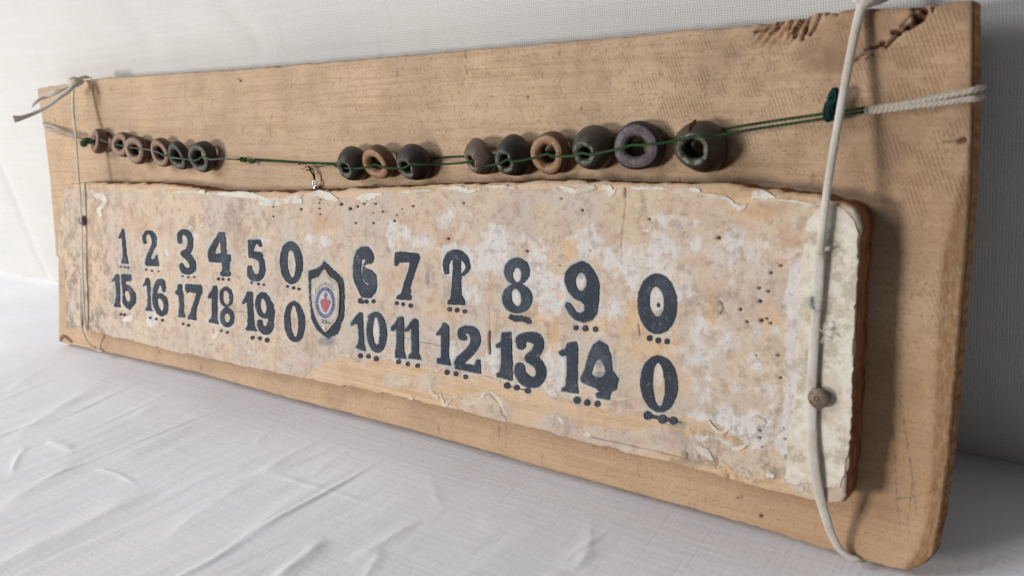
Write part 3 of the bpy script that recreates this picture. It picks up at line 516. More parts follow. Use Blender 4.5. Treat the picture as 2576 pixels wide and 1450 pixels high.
H_ = [(c_[0], c_[1], c_[2]) for c_ in [
 (*crop(1200, 450, .4137)(*q), w) for *q, w in [(197, 845, 2.6), (188, 876, 3), (190, 930, 3), (198, 984, 3), (398, 888, 5), (485, 932, 5), (556, 910, 4), (616, 884, 3.5), (732, 884, 3.5), (800, 960, 3), (710, 973, 2.6), (934, 994, 3), (915, 1051, 4), (710, 1071, 3.5), (541, 1071, 3.5), (1095, 908, 3.5), (1580, 878, 3.5), (15, 938, 4), (988, 935, 2.5)]]] + [
 (*crop(2100, 700, .46584)(*q), w) for *q, w in [(1663, 540, 5.5), (1070, 380, 4), (495, 305, 3.5), (2196, 782, 4), (2110, 842, 5), (2010, 972, 4.5), (2090, 1000, 4.5), (2022, 1085, 5.5), (1850, 1156, 5), (1905, 1265, 4.5), (2030, 1252, 6), (2077, 1235, 4), (2110, 1275, 5), (565, 652, 3), (18, 655, 4), (1690, 1120, 0)]] + [
 (*crop(2800, 1400, .62428)(*q), w) for *q, w in [(500, 35, 4.5), (515, 180, 4.5), (360, 35, 3.5), (385, 520, 4), (400, 625, 3.5), (610, 815, 7), (550, 690, 4), (548, 570, 4), (385, 565, 5)]] + [(2087, 660, 3.8), (2088, 828, 4), (1412, 500, 3.5), (688, 520, 3), (688, 545, 3), (1866, 1185, 0), (1128, 601, 4), (1410, 668, 2.5), (313, 655, 4), (2103, 1003, 0), (560, 640, 3)]
for x, y, w in H_:
    if w <= 0: continue
    sel = (abs(px - x) < 14) & (abs(py - y) < 14); d = np.hypot(px[sel] - x, py[sel] - y) + fbm(px[sel] * .5, py[sel] * .5, 91) * 2.2
    m = 1 - sstep(w * .5, w * 1.05, d); dk[sel] = np.maximum(dk[sel], m * .95); O[sel] -= m * .0012
def crack(pts, w, k, dep=.0004, nz=5.):
    global dk, O
    d = segd(px, py, pts) + abs(fbm(px * .12, py * .12, 95)) * nz; m = (1 - sstep(w * .4, w * 1.3, d)) * k; dk = np.maximum(dk, m); O -= m * dep
Cc = crop(1600, 1300, .46584)
crack(P_(Cc, [(770, 60), (765, 130), (770, 200), (772, 250)]), 3.2, .95, .001, 2)
crack(P_(Cc, [(762, -160), (768, -60), (770, 60)]), 1.2, .5)
crack(P_(Cc, [(180, 148), (345, 180)]), 1.2, .75, .0003, 1); crack(P_(Cc, [(-60, 92), (100, 125)]), 1.2, .6, .0003, 1)
crack(P_(Cc, [(2050, 0), (2060, 90)]), 2.2, .8, .0005, 2)
crack(P_(Cc, [(1620, 960), (1900, 1020), (2200, 1090), (2460, 1150), (2576, 1180)]), 1.2, .7, .0003, 1)
crack(P_(Cc, [(2464, 1100), (2470, 1160)]), 2., .8, .0004, 2)
crack(P_(crop(2100, 700, .46584), [(862, 115), (864, 190), (848, 400), (812, 700)]), 1.3, .45, .0003, 1)
crack(P_(crop(2100, 700, .46584), [(862, 115), (864, 190)]), 2.6, .7, .0005, 1)
crack(P_(crop(2100, 700, .46584), [(1670, 1088), (1700, 1110), (1702, 1150), (1680, 1190)]), 2.4, .8, .0006, 1)
crack(P_(crop(1600, 1300, .46584), [(700, 630), (760, 590), (860, 690), (870, 760), (915, 800), (915, 830)]), 1.6, .65, .0004, 1)
crack(P_(G2, [(640, 1020), (790, 1030)]), 1.1, .5, .0002, 1); crack(P_(G2, [(1150, 520), (1190, 610), (1230, 680)]), 1.2, .5, .0002, 1)
crack([(845, 905), (880, 915)], 1.2, .4)
crack(P_(GB, [(430, 960), (560, 990), (700, 1010)]), 1.0, .4, .0002, 1); crack(P_(G2, [(430, 1215), (425, 1300)]), 1.8, .6, .0004, 2)
crack(P_(crop(2500, 1550, .4137), [(1560, 650), (1550, 870)]), 1.6, .7, .0004, 3)
for k in range(26):     # crazed patch by the lower right
    x = 1790 + random.random() * 95; y = 1140 + (x - 1790) * .45 + random.random() * 40; crack([(x, y), (x + random.uniform(-5, 12), y + random.uniform(8, 22))], 1.5, .45, .0003, 3)
Vp, Fp, Ap = slab(G, O, 0.0003, dict(white=white, bare=bare, halo=halo, smudge=smudge, ochre=ochre, red=redd, grime=np.clip(grime, 0, 1), dark=dk), 8, .0002, .0006)
pb = at(1150, 1035, 0); plaque = thing('number_plaque', (pb[0], pb[1], 0.0003), 'worn whitewashed wooden plaque painted with two rows of dark blue numbers, tied to the board', 'number board')
link('panel', mesh_np('panel', Vp - B(plaque), Fp, Ap, True, M_plq), plaque)

# ------------------------------------------------------------------ thin layers cut out by a distance function
def layer(fn, box, base_h, thick, step=2.0, mat=None, name='layer', parent=None, rough=1.6, seed=5, label=None, kind=None, hf=None, freq=.16):
    x0, y0, x1, y1 = box; x0 -= 6; y0 -= 6; x1 += 6; y1 += 6
    nx = int((x1 - x0) / step) + 2; ny = int((y1 - y0) / step) + 2
    X, Y = np.meshgrid(x0 + np.arange(nx) * step, y0 + np.arange(ny) * step); D = fn(X, Y) + fbm(X * freq, Y * freq, seed) * rough * 2 + fbm(X * freq * 3.5, Y * freq * 3.5, seed + 3, 2) * rough * .8
    D = np.where(abs(D) < 1e-4, 1e-4, D); ins = D < 0; idm = -np.ones(D.shape, int); pts = []
    ii = np.argwhere(ins); idm[ins] = np.arange(len(ii)); pts = [(X[i, j], Y[i, j]) for i, j in ii]; ecache = {}
    def ev(a, b):
        k = (a, b) if a < b else (b, a)
        if k not in ecache:
            da, db = D[a], D[b]; t = da / (da - db); ecache[k] = len(pts); pts.append((X[a] + (X[b] - X[a]) * t, Y[a] + (Y[b] - Y[a]) * t))
        return ecache[k]
    faces = []
    cnt = ins[:-1, :-1].astype(int) + ins[1:, :-1] + ins[:-1, 1:] + ins[1:, 1:]
    for i, j in np.argwhere(cnt > 0):
        q = [(i, j), (i + 1, j), (i + 1, j + 1), (i, j + 1)]
        if cnt[i, j] == 4: faces.append([int(idm[k]) for k in q]); continue
        f = []
        for k in range(4):
            a, b = q[k], q[(k + 1) % 4]
            if ins[a]: f.append(int(idm[a]))
            if ins[a] != ins[b]: f.append(ev(a, b))
        if len(f) >= 3: faces.append(f)
    if not faces: return None
    P = np.array(pts); h = base_h + (relief(P[:, 0], P[:, 1]) if hf is None else hf(P[:, 0], P[:, 1])); V3 = at(P[:, 0], P[:, 1], h + thick)
    n0 = len(V3); ed = {}
    for f in faces:
        for a, b in zip(f, f[1:] + f[:1]):
            if (b, a) in ed: del ed[(b, a)]
            else: ed[(a, b)] = 1
    bv = sorted({v for e in ed for v in e}); m = {v: n0 + k for k, v in enumerate(bv)}; low = V3[bv].copy(); low[:, 2] -= thick + .0006
    for a, b in ed: faces.append([a, m[a], m[b], b])
    V3 = np.vstack([V3, low]) - B(parent)
    if hf is None: pass
    me = mesh_np(name, V3, faces, None, False, mat); return link(name, me, parent, label, kind=kind)
HN = PT + .00012
for n_, (lab, fn, dots) in enumerate(shapes):
    o = layer(fn, fn.box, HN, .00022, 2.0, M_ink, 'painted_number', plaque, 1.9, 100 + n_, 'dark blue painted ' + lab)
    if dots:
        xs = [d[0] for d in dots]; ys = [d[1] for d in dots]; rr = max(d[2] for d in dots) + 2
        f2 = lambda X, Y, dots=dots: np.min([np.hypot(X - a, (Y - b) * .92) - q for a, b, q in dots], axis=0)
        dd = layer(f2, (min(xs) - rr, min(ys) - rr, max(xs) + rr, max(ys) + rr), HN, .0002, 1.2, M_ink, 'dot_row', plaque, 1.3, 300 + n_, None, None, None, .3)
        dd.parent = o
o = layer(smear8, smear8.box, HN, .0002, 1.5, M_ink, 'painted_dash', plaque, 5., 401, 'flaked dark dash under the painted 8', None, None, .12)
for pts in ([(395, 1212, 3), (577, 1257, 3)],):
    f_ = shape([('s', pts)], G4); layer(f_, f_.box, HN, .0001, 1.2, M_ink, 'painted_line', plaque, .6, 402)
f_ = shape([('s', [(820, 1298, 12), (935, 1322, 12), (1058, 1350, 3)])], GE); layer(f_, f_.box, HN, .0001, 1.5, M_ink, 'painted_line', plaque, 2.2, 403)

# white paper strip glued down the right end
strip = [(2099, 513), (2065, 522), (2042, 543), (2031, 558), (2024, 600), (2018, 648), (2010, 720), (2008, 787), (2006, 891), (2001, 998), (1996, 1053), (1981, 1100), (1975, 1206), (2004, 1220), (2043, 1214), (2075, 1228), (2110, 1226), (2124, 1185), (2136, 1120), (2140, 1077), (2142, 1000), (2144, 926), (2149, 787), (2155, 700), (2157, 648), (2157, 590), (2150, 562), (2138, 545), (2122, 528)]
layer(lambda X, Y: D_poly(X, Y, strip), (1970, 505, 2165, 1235), PT + .0001, .00022, 2.5, M_strip, 'paper_strip', plaque, 4.5, 410, 'mottled white paper strip along the right end', None, None, .07)
# flakes of white paint: the torn upper border and loose scraps
fl = []
tb = [(ytop[i], ytop[i + 1]) for i in range(len(ytop) - 1)]
bandr = {640: 7, 700: 13, 730: 11, 800: 8, 850: 10, 910: 9, 930: 4, 1100: 4, 1240: 4, 1300: 9, 1400: 4, 1470: 7, 1500: 12, 1540: 6, 1640: 6, 1750: 6, 1800: 6, 1838: 8, 1862: 5, 1890: 9, 1915: 10, 1960: 6, 2000: 6, 2062: 5, 520: 6, 400: 3}
run = [(520, 487), (600, 490), (640, 494), (672, 506), (700, 510), (735, 500), (760, 492)]
runs = [run, [(775, 488), (800, 487), (830, 496), (852, 506)], [(862, 508), (880, 505)], [(897, 500), (925, 494), (960, 488)], [(1000, 486), (1040, 482), (1090, 480)], [(1100, 476), (1150, 474), (1180, 482), (1210, 474)], [(1225, 470), (1260, 470), (1300, 474)],
        [(1408, 470), (1430, 478), (1450, 482), (1480, 474), (1500, 473)], [(1505, 476), (1530, 474), (1536, 488), (1550, 474)], [(1575, 472), (1620, 474), (1660, 474), (1690, 478)], [(1700, 476), (1750, 478), (1762, 486)], [(1765, 488), (1800, 494), (1830, 500), (1845, 515), (1862, 524), (1880, 515)], [(1890, 500), (1905, 488), (1925, 492), (1950, 498)], [(1960, 504), (2000, 508), (2040, 517), (2070, 512)]]
wid = [8.5, 8, 8, 8, 4.5, 7, 5, 8.5, 8, 5, 6, 5.5, 9, 5.5]
for rn, w in zip(runs, wid):
    rn = [(a, b, w * (.75 + .5 * random.random())) for a, b in rn]; rn[0] = (*rn[0][:2], 1.5); rn[-1] = (*rn[-1][:2], 1.5); fl.append(rn)
C6 = crop(1600, 1300, .46584); s6 = .293; C7 = crop(2500, 1550, .4137); s7 = .26
for pts in ([(570, 690, 6), (640, 660, 12), (700, 620, 14), (740, 575, 14), (800, 592, 22), (850, 650, 18), (885, 720, 16), (935, 800, 12)], [(250, 560, 12), (300, 610, 24), (325, 630, 8)], [(350, 600, 12), (360, 650, 18), (385, 690, 18), (430, 650, 10), (490, 620, 10), (560, 680, 8)], [(1365, 800, 20), (1395, 850, 20), (1400, 900, 8)], [(1590, 945, 26), (1620, 945, 26)], [(75, 625, 16), (105, 630, 16)], [(1840, 570, 28), (1860, 640, 22), (1940, 630, 14)], [(250, 395, 6), (320, 395, 12), (370, 360, 10)], [(730, 450, 6), (800, 480, 14), (850, 490, 10)], [(10, 325, 8), (60, 330, 12), (160, 345, 8)]):
    fl.append([(*C6(a, b), q * s6 * .72) for a, b, q in pts])
for pts in ([(810, 320, 8), (860, 400, 16), (940, 440, 22), (1010, 390, 20)], [(1260, 300, 40), (1330, 340, 40)], [(710, 590, 30), (780, 640, 50), (830, 690, 30)], [(1050, 600, 24), (1110, 590, 22), (1190, 545, 14)], [(1390, 850, 34), (1420, 860, 25)], [(1650, 985, 34), (1700, 980, 30)], [(1490, 880, 8), (1600, 920, 10), (1700, 925, 8), (1790, 915, 8)], [(1470, 420, 24), (1520, 400, 20)]):
    fl.append([(*C7(a, b), q * s7 * .8) for a, b, q in pts])
CA = crop(150, 650, .5519)
for pts in ([(420, 235, 14), (470, 255, 22), (490, 290, 14), (450, 340, 16), (455, 385, 12)], [(1010, 210, 6), (1100, 215, 10), (1200, 215, 12)], [(1620, 290, 18), (1680, 290, 24), (1740, 270, 14)], [(635, 1140, 18), (670, 1130, 24)], [(1280, 1260, 20), (1310, 1230, 12)], [(1540, 1375, 20), (1560, 1378, 20)], [(1100, 478, 10), (1120, 472, 10)], [(1185, 462, 10), (1195, 458, 8)], [(720, 1235, 6), (745, 1245, 6)]):
    fl.append([(*CA(a, b), q * .347) for a, b, q in pts])
for pts in ([(205, 1265, 20), (230, 1265, 20)], [(560, 10, 20), (620, 8, 20)], [(330, 25, 24), (390, 20, 26)], [(1150, 8, 18), (1130, 5, 12)], [(430, 990, 0)], [(1015, 1290, 12), (1030, 1290, 10)]):
    if len(pts) > 1: fl.append([(*GB(a, b), q * .3036) for a, b, q in pts])
for k, rn in enumerate(fl):
    xs = [q[0] for q in rn]; ys = [q[1] for q in rn]; rr = max(q[2] for q in rn) + 3
    layer(lambda X, Y, rn=rn: D_stroke(X, Y, rn, 4), (min(xs) - rr, min(ys) - rr, max(xs) + rr, max(ys) + rr), PT, .00005 if (24 > k >= len(runs)) else .00028, 2.0, M_flake2 if (24 > k >= len(runs)) else M_flake, 'paint_flake', plaque, 3.2, 500 + k, None, None, None, .14)

# ------------------------------------------------------------------ paper badge in its painted shield
BAD = [(826, 572), (850, 612), (875, 642), (905, 660), (935, 690), (943, 740), (946, 800), (943, 880), (938, 950), (915, 1005), (888, 1040), (860, 1072), (828, 1098), (795, 1060), (760, 1000), (738, 940), (722, 880), (716, 820), (715, 760), (716, 700), (716, 660), (738, 650), (772, 640), (790, 618), (806, 590)]
layer(shield, shield.box, HN, .0002, 2.0, M_ink, 'painted_shield', plaque, 3.0, 420, 'dark blue painted shield border')
bfn = shape([('p', BAD)], GB)
def curl(x, y):     # the right edge lifts off the wood
    cx_ = (x - 496 * 1.0) ; t = np.clip((x - 838) / 34, 0, 1); return relief(x, y) + .0014 * t * t + .0003
badge = layer(bfn, bfn.box, PT + .0003, .00015, 1.8, M_badge_edge, 'paper_badge', plaque, .8, 421, 'small peeling paper badge with a blue ring and red heart', None, curl)
def scaled(pts, k, cx=829, cy=840): return [(cx + (x - cx) * k, cy + (y - cy) * k) for x, y in pts]
def bsub(ops, dz, mat, name, step=1.2, rough=.3, seed=430):
    f = shape(ops, GB); o = layer(f, f.box, PT + .0003, .00015 + dz, step, mat, name, plaque, rough, seed, None, None, curl)
    if o: o.parent = badge
    return o
bsub([('p', scaled(BAD, .90))], .00012, M_badge, 'print_field')
bsub([('e', (829, 852, 80, 128, 0)), ('E', (829, 852, 57, 98, 0))], .00026, M_blue, 'blue_ring')
bsub([('e', (829, 852, 57.5, 98.5, 0))], .00018, M_inner, 'ring_centre')
bsub([('e', (812, 850, 24, 26, -20)), ('e', (846, 852, 24, 26, 20)), ('p', [(789, 860), (869, 862), (850, 905), (830, 938), (808, 905)]), ('p', [(820, 832), (838, 832), (836, 800), (829, 785), (822, 800)])], .0004, M_redp, 'heart', 1.2, 1.2)
bsub([('s', [(829, 800, 3), (829, 768, 3)]), ('s', [(818, 780, 3), (840, 780, 3)]), ('s', [(815, 798, 2), (822, 790, 2), (836, 790, 2), (843, 800, 2)])], .0005, M_greyp, 'cross', 1.0, .3)
bsub([('s', [(792, 860, 2), (810, 868, 2), (830, 870, 2), (850, 868, 2), (866, 858, 2)])], .0005, M_greyp, 'crown', 1.0, 1.)
def glyph_mesh(ch):
    cu = bpy.data.curves.new('t', 'FONT'); cu.body = ch; cu.size = 1; cu.align_x = 'CENTER'; cu.resolution_u = 2
    ob = bpy.data.objects.new('t', cu); COL.objects.link(ob); dg = bpy.context.evaluated_depsgraph_get(); dg.update()
    me = bpy.data.meshes.new_from_object(ob.evaluated_get(dg)); v = np.array([q.co[:] for q in me.vertices]); f = [list(p.vertices) for p in me.polygons]
    bpy.data.objects.remove(ob); bpy.data.curves.remove(cu); bpy.data.meshes.remove(me); return v, f
GLY = {}
def ring_text(txt, cx, cy, rx, ry, a0, a1, size, mat, name, dz, flip=False):
    parts = []
    for k, ch in enumerate(txt):
        if ch == ' ': continue
        if ch not in GLY: GLY[ch] = glyph_mesh(ch)
        v, f = GLY[ch]; a_ = math.radians(a0 + (a1 - a0) * (k + .5) / len(txt)); dx, dy = math.cos(a_), -math.sin(a_)
        tx, ty = -math.sin(a_) * rx, -math.cos(a_) * ry; l = math.hypot(tx, ty); tx, ty = tx / l, ty / l
        if not flip: tx, ty = -tx, -ty
        ux, uy = (ty, -tx)
        X = cx + dx * rx + size * (v[:, 0] * tx * .75 + (v[:, 1] - .35) * ux); Y = cy + dy * ry + size * (v[:, 0] * ty * .75 + (v[:, 1] - .35) * uy)
        gx, gy = GB(X, Y); h = PT + .0003 + curl(gx, gy) + .00015 + dz; parts.append((at(gx, gy, h) - B(plaque), f))
    v, f = join(parts); o = link(name, mesh_np(name, v, f, None, False, mat), badge); return o
ring_text('ESPOIR ET SALUT', 829, 852, 68, 113, 190, -10, 24, M_white_print, 'ring_lettering', .0004)
ring_text('DE LA FRANCE', 829, 852, 69, 114, 212, 328, 24, M_white_print, 'ring_lettering', .0004, True)
ring_text('COEUR DE JESUS', 829, 860, 92, 165, 140, 40, 28, M_greyp, 'top_lettering', .0004)
bsub([('s', [(800, 995, 4), (812, 1002, 4)]), ('s', [(826, 1004, 4), (850, 1002, 4)]), ('s', [(797, 1012, 4), (815, 1022, 4), (858, 1022, 4)])], .0004, M_greyp, 'small_print', 1.0, 3.)
bsub([('s', [(738, 750, 7), (738, 772, 7)]), ('s', [(818, 1055, 8), (824, 1068, 7)])], .0005, M_strip, 'torn_spot', 1.2, 1.)

# ------------------------------------------------------------------ tacks that pin the cords to the plaque
def dome(cx, cy, z, R, h, n=40, m=9):
    v = []; f = []
    for i in range(m + 1):
        a_ = (i / m) * math.pi / 2; v += [(cx + R * math.cos(a_) * math.cos(2 * math.pi * j / n), cy + R * math.cos(a_) * math.sin(2 * math.pi * j / n), z + h * math.sin(a_) ** .9) for j in range(n)]
    for i in range(m):
        for j in range(n): k = (j + 1) % n; f.append([i * n + j, i * n + k, (i + 1) * n + k, (i + 1) * n + j])
    f.append([m * n + j for j in range(n)]); low = len(v); v += [(cx + R * .96 * math.cos(2 * math.pi * j / n), cy + R * .96 * math.sin(2 * math.pi * j / n), z - .0012) for j in range(n)]
    for j in range(n): k = (j + 1) % n; f.append([low + j, low + k, k, j])
    return np.array(v), f
TK = at(2057, 1004, PT + .0035); HZ = PT + .0028
v, f = dome(TK[0], TK[1], HZ, .0035, .0010)
tack = link('tack', mesh_np('tack', v - B(plaque), f, None, True, M_tack), plaque, 'round grey tack rusty at its left edge, pinning the white cord')
rv, rf = [], []
a_ = np.linspace(0, 2 * math.pi, 26)[:-1]; ring = np.stack([TK[0] - .0003 + .00075 * np.cos(a_), TK[1] + .0001 + .00075 * np.sin(a_), np.full(25, HZ + .00102)], -1)
v, f = tube(np.vstack([ring, ring[:1]]), .00018, 6); link('stamped_ring', mesh_np('stamped_ring', v - B(plaque), f, None, True, simple('stamp_line', c(84, 78, 66), .6, .3)), tack)
parts = []
rr = np.random.RandomState(4)
for k in range(46):
    th = math.radians(rr.uniform(120, 262)); q = rr.uniform(.80, 1.06); x = TK[0] + .0031 * q * math.cos(th); y = TK[1] + .0031 * q * math.sin(th)
    s = rr.uniform(.00015, .00042); zz = HZ + .0014 * math.sqrt(max(0, 1 - min(q, .98) ** 2)) - .0001
    if 165 < math.degrees(th) < 200 and q < 1: continue
    parts.append(dome(x, y, zz, s, .00022, 7, 2))
v, f = join(parts); link('rust_patch', mesh_np('rust_patch', v - B(plaque), f, None, True, M_rust), tack)
TL_ = at(204, 556, PT + .002); v, f = dome(TL_[0], TL_[1], PT + .0008, .0033, .0024)
link('tack', mesh_np('tack', v - B(plaque), f, None, True, M_tack2), plaque, 'small round-headed nail pinning the thin left cord')

# ------------------------------------------------------------------ beads
def bead_mesh(kind, R, rh, ht, seed):
    """lathe about z; ht = full height; attributes mark the worn face and the bore"""
    rnd = np.random.RandomState(seed); n = 56
    if kind == 'ring': prof = [(rh, .0 * ht, 1)] + [(rh + (R - rh) * (.5 - .5 * math.cos(t)) if False else (R + rh) / 2 - (R - rh) / 2 * math.cos(t), -ht / 2 * math.sin(t) if False else 0, 0) for t in []]
    pts = []
    if kind == 'ring':
        for k in range(28):
            t = 2 * math.pi * k / 28; cc, ss = math.cos(t), math.sin(t); pr = (R + rh) / 2 + (R - rh) / 2 * np.sign(cc) * abs(cc) ** .85; z = ht / 2 * np.sign(ss) * abs(ss) ** .8
            pts.append((pr, z))
    elif kind == 'flat':
        for k in range(28):
            t = 2 * math.pi * k / 28; cc, ss = math.cos(t), math.sin(t); pr = (R + rh) / 2 + (R - rh) / 2 * np.sign(cc) * abs(cc) ** .6; z = ht / 2 * np.sign(ss) * abs(ss) ** .5
            if ss > 0: z -= .10 * ht * max(0, cc)
            pts.append((pr, z))
    else:   # squat cone with a small worn face round the hole
        fr = rh + (R - rh) * .36
        outer = [(R * .80, -ht * .5), (R * .93, -ht * .455), (R * .985, -ht * .36), (R, -ht * .25), (R * .975, -ht * .12), (R * .915, ht * .03), (R * .84, ht * .17), (R * .76, ht * .30), (R * .675, ht * .41), (fr, ht * .485)]
        inner = [(fr * .97, ht * .5), (rh * 1.1, ht * .47), (rh * .95, ht * .40), (rh * .9, 0), (rh, -ht * .4), (rh * 1.2, -ht * .5)]
        pts = outer + inner
    m = len(pts); v = []; face = []; bore = []
    for j in range(n):
        a_ = 2 * math.pi * j / n; wob = 1 + .045 * math.sin(2 * a_ + seed) + .03 * math.sin(3 * a_ + 2 * seed)
        for (pr, z) in pts:
            wh = 1 + (.05 * math.sin(2 * a_ + seed) + .035 * math.sin(5 * a_ + seed * 2) + .02 * math.sin(9 * a_)) * (1 if kind == 'cone' else .6) * (1 if pr < rh * 1.45 else 0)
            k = wob * wh; v.append((pr * k * math.cos(a_), pr * k * math.sin(a_), z * (1 + .05 * math.sin(a_ + seed)) + (R * .022 * math.sin(7 * a_ + seed) if (kind == 'cone' and pr < R * .7 and z > 0) else 0)))
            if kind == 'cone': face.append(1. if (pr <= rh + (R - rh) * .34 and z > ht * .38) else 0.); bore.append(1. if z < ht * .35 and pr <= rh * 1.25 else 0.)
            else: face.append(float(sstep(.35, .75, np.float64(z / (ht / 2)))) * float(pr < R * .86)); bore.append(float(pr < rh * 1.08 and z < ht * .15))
    f = []
    for j in range(n):
        k = (j + 1) % n
        for i in range(m): l = (i + 1) % m; f.append([j * m + i, k * m + i, k * m + l, j * m + l])
    f = [q[::-1] for q in f] if kind != 'cone' else f
    return np.array(v), f, dict(face=face, bore=bore)
# x, y centre in the picture, height in the picture, hole share, thickness share, kind, material, yaw, pitch (degrees), label
BEADS = [
 (250, 356, 66, .36, .50, 'ring', 'brown', -12, -8, 'brown bead at the far left end, next to the green knot'),
 (311, 365, 66, .36, .55, 'ring', 'brown', 10, -4, 'second brown bead from the far left, touching its neighbour'),
 (347, 377, 72, .36, .50, 'ring', 'brown', 14, 4, 'third brown bead from the far left, in front of the second'),
 (411, 384, 72, .44, .50, 'ring', 'brown', 6, 12, 'brown bead first of the overlapping trio in the left cluster'),
 (452, 392, 72, .46, .42, 'ring', 'dark', 2, 20, 'thin dark bead in the middle of the overlapping left trio'),
 (511, 394, 78, .46, .56, 'ring', 'dark', 8, 16, 'wide open dark bead with pale rim ending the left cluster'),
 (884, 416, 94, .33, .62, 'cone', 'dark', -4, 22, 'dark grey cone-shaped bead, left one of the middle trio'),
 (953, 408, 92, .42, .50, 'ring', 'tan', 0, 22, 'brown ring bead between two dark beads of the middle trio'),
 (1037, 412, 98, .34, .66, 'cone', 'dark', -2, 24, 'dark greenish bead, right one of the middle trio'),
 (1204, 398, 96, .34, .60, 'cone', 'grey', -24, 24, 'grey-brown bead tilted on edge, first of the right group'),
 (1288, 397, 104, .33, .74, 'cone', 'dark', -4, 18, 'dark rounded bead second of the right group'),
 (1385, 385, 108, .44, .50, 'ring', 'tan', 2, 14, 'light brown wide-holed bead in the right group'),
 (1488, 376, 118, .32, .70, 'cone', 'olive', -4, 18, 'dark olive cone bead between the brown and the purple-grey bead'),
 (1607, 368, 130, .42, .52, 'flat', 'purple', 4, 5, 'smooth purple-grey flat ring bead second from the right'),
 (1757, 371, 136, .40, .74, 'cone', 'olive', 6, 6, 'largest olive bead with a split rim at the right end'),
]
bead_pos = []
for k, (x, y, hp, hs, ts, kind, mt, yaw, pitch, lab) in enumerate(BEADS):
    p0 = at(x, y - hp / 2, .006); p1 = at(x, y + hp / 2, .006); R = abs(p0[1] - p1[1]) / 2; ht = R * ts * (1.7 if kind == 'cone' else 1.7 if kind == 'ring' else 1.35); tl = math.hypot(math.radians(yaw), math.radians(pitch))
    z = ht / 2 * math.cos(tl) + R * math.sin(tl) * .55 + .0003; p = at(x, y, z)
    v, f, at_ = bead_mesh(kind, R, R * hs, ht, k + 1); me = mesh_np('bead', v, f, at_, True, M_bead[mt])
    o = link('bead', me, None, lab, 'bead', 'husk beads strung along the green thread')
    o.matrix_world = Matrix.Translation(Vector(tuple(world(p)))) @ Matrix.Rotation(ROT[0], 4, 'X') @ Matrix.Rotation(math.radians(yaw), 4, 'Y') @ Matrix.Rotation(math.radians(pitch), 4, 'X')
    bead_pos.append((p, z, R, ht))
bz = {k: bead_pos[k][1] + bead_pos[k][3] / 2 for k in range(15)}
# split in the rim of the largest bead
big = [o for o in COL.objects if o.name.startswith('bead')][-1]; _R, _h = bead_pos[-1][2], bead_pos[-1][3]
cr = np.array([(-.10 * _R, .50 * _R, .47 * _h), (-.16 * _R, .66 * _R, .40 * _h), (-.22 * _R, .80 * _R, .22 * _h), (-.20 * _R, .93 * _R, .02 * _h), (-.16 * _R, .99 * _R, -.15 * _h)])
v, f = tube(smooth_path(cr, 5), .00034, 6); link('crack', mesh_np('crack', v, f, None, True, simple('crack_brown', c(70, 40, 26), .9)), big)

# ------------------------------------------------------------------ green thread
gs = thing('green_thread', tuple(at(1000, 415, .004)), 'dark green beading thread run through all the beads, knotted at both ends', 'thread')
def path3(l, n=7):
    P = np.array([at(x, y, h) for x, y, h in l]); return smooth_path(P, n)
def obj_parts(name, parts, mat, parent, label=None, kind=None):
    v, f = join(parts); return link(name, mesh_np(name, v - B(parent), f, None, True, mat), parent, label, kind=kind)
pale = [(192, 344, .006), (215, 352, .007), (248, 350, .0085), (262, 356, .009), (300, 366, .0085), (318, 370, .0085), (345, 374, .0095), (372, 377, .009), (400, 385, .0085), (416, 394, .009), (440, 398, .009), (458, 400, .0095), (480, 403, .009), (494, 404, .010), (508, 396, .010), (520, 398, .0095), (530, 402, .009), (556, 400, .007), (598, 402, .0035)]
obj_parts('front_strand', ply(path3(pale), .00045, 2, 380, 5) , M_green_lit, gs, 'strand over the left beads, highlight and soft focus put into its pale colour')
fr = [(596, 401, .0025), (640, 404, .003), (700, 407, .003), (770, 411, .003), (830, 414, .003), (858, 419, .006), (872, 424, .0095), (905, 424, .0105), (930, 420, .010), (945, 414, .009), (960, 421, .009), (985, 424, .010), (1012, 424, .0115), (1035, 414, .0125), (1058, 414, .0115), (1110, 414, .007), (1160, 411, .0075), (1190, 406, .0095), (1205, 418, .009), (1240, 416, .010), (1262, 410, .0125), (1278, 402, .013), (1294, 407, .0135), (1340, 398, .012), (1378, 388, .0115), (1392, 394, .0115), (1440, 393, .013), (1465, 386, .0145), (1485, 389, .0145), (1530, 381, .013), (1590, 366, .012), (1620, 366, .0125), (1680, 358, .013), (1735, 346, .0165), (1752, 341, .017), (1770, 346, .017), (1810, 340, .013), (1900, 325, .009), (2000, 310, .007), (2080, 298, .006), (2182, 280, .004)]
obj_parts('front_strand', ply(path3(fr), .0005, 2, 340, 6), M_green, gs)
bk = [(640, 401, .001), (700, 405, .0012), (770, 410, .0015), (860, 412, .001), (1000, 410, .0008), (1110, 397, .0012), (1165, 394, .001), (1300, 388, .0008), (1500, 375, .0008), (1700, 348, .001), (1830, 324, .0025), (1900, 312, .004), (2000, 297, .005), (2080, 286, .005), (2182, 271, .003)]
obj_parts('back_strand', ply(path3(bk), .0005, 2, 340, 6), M_green, gs)
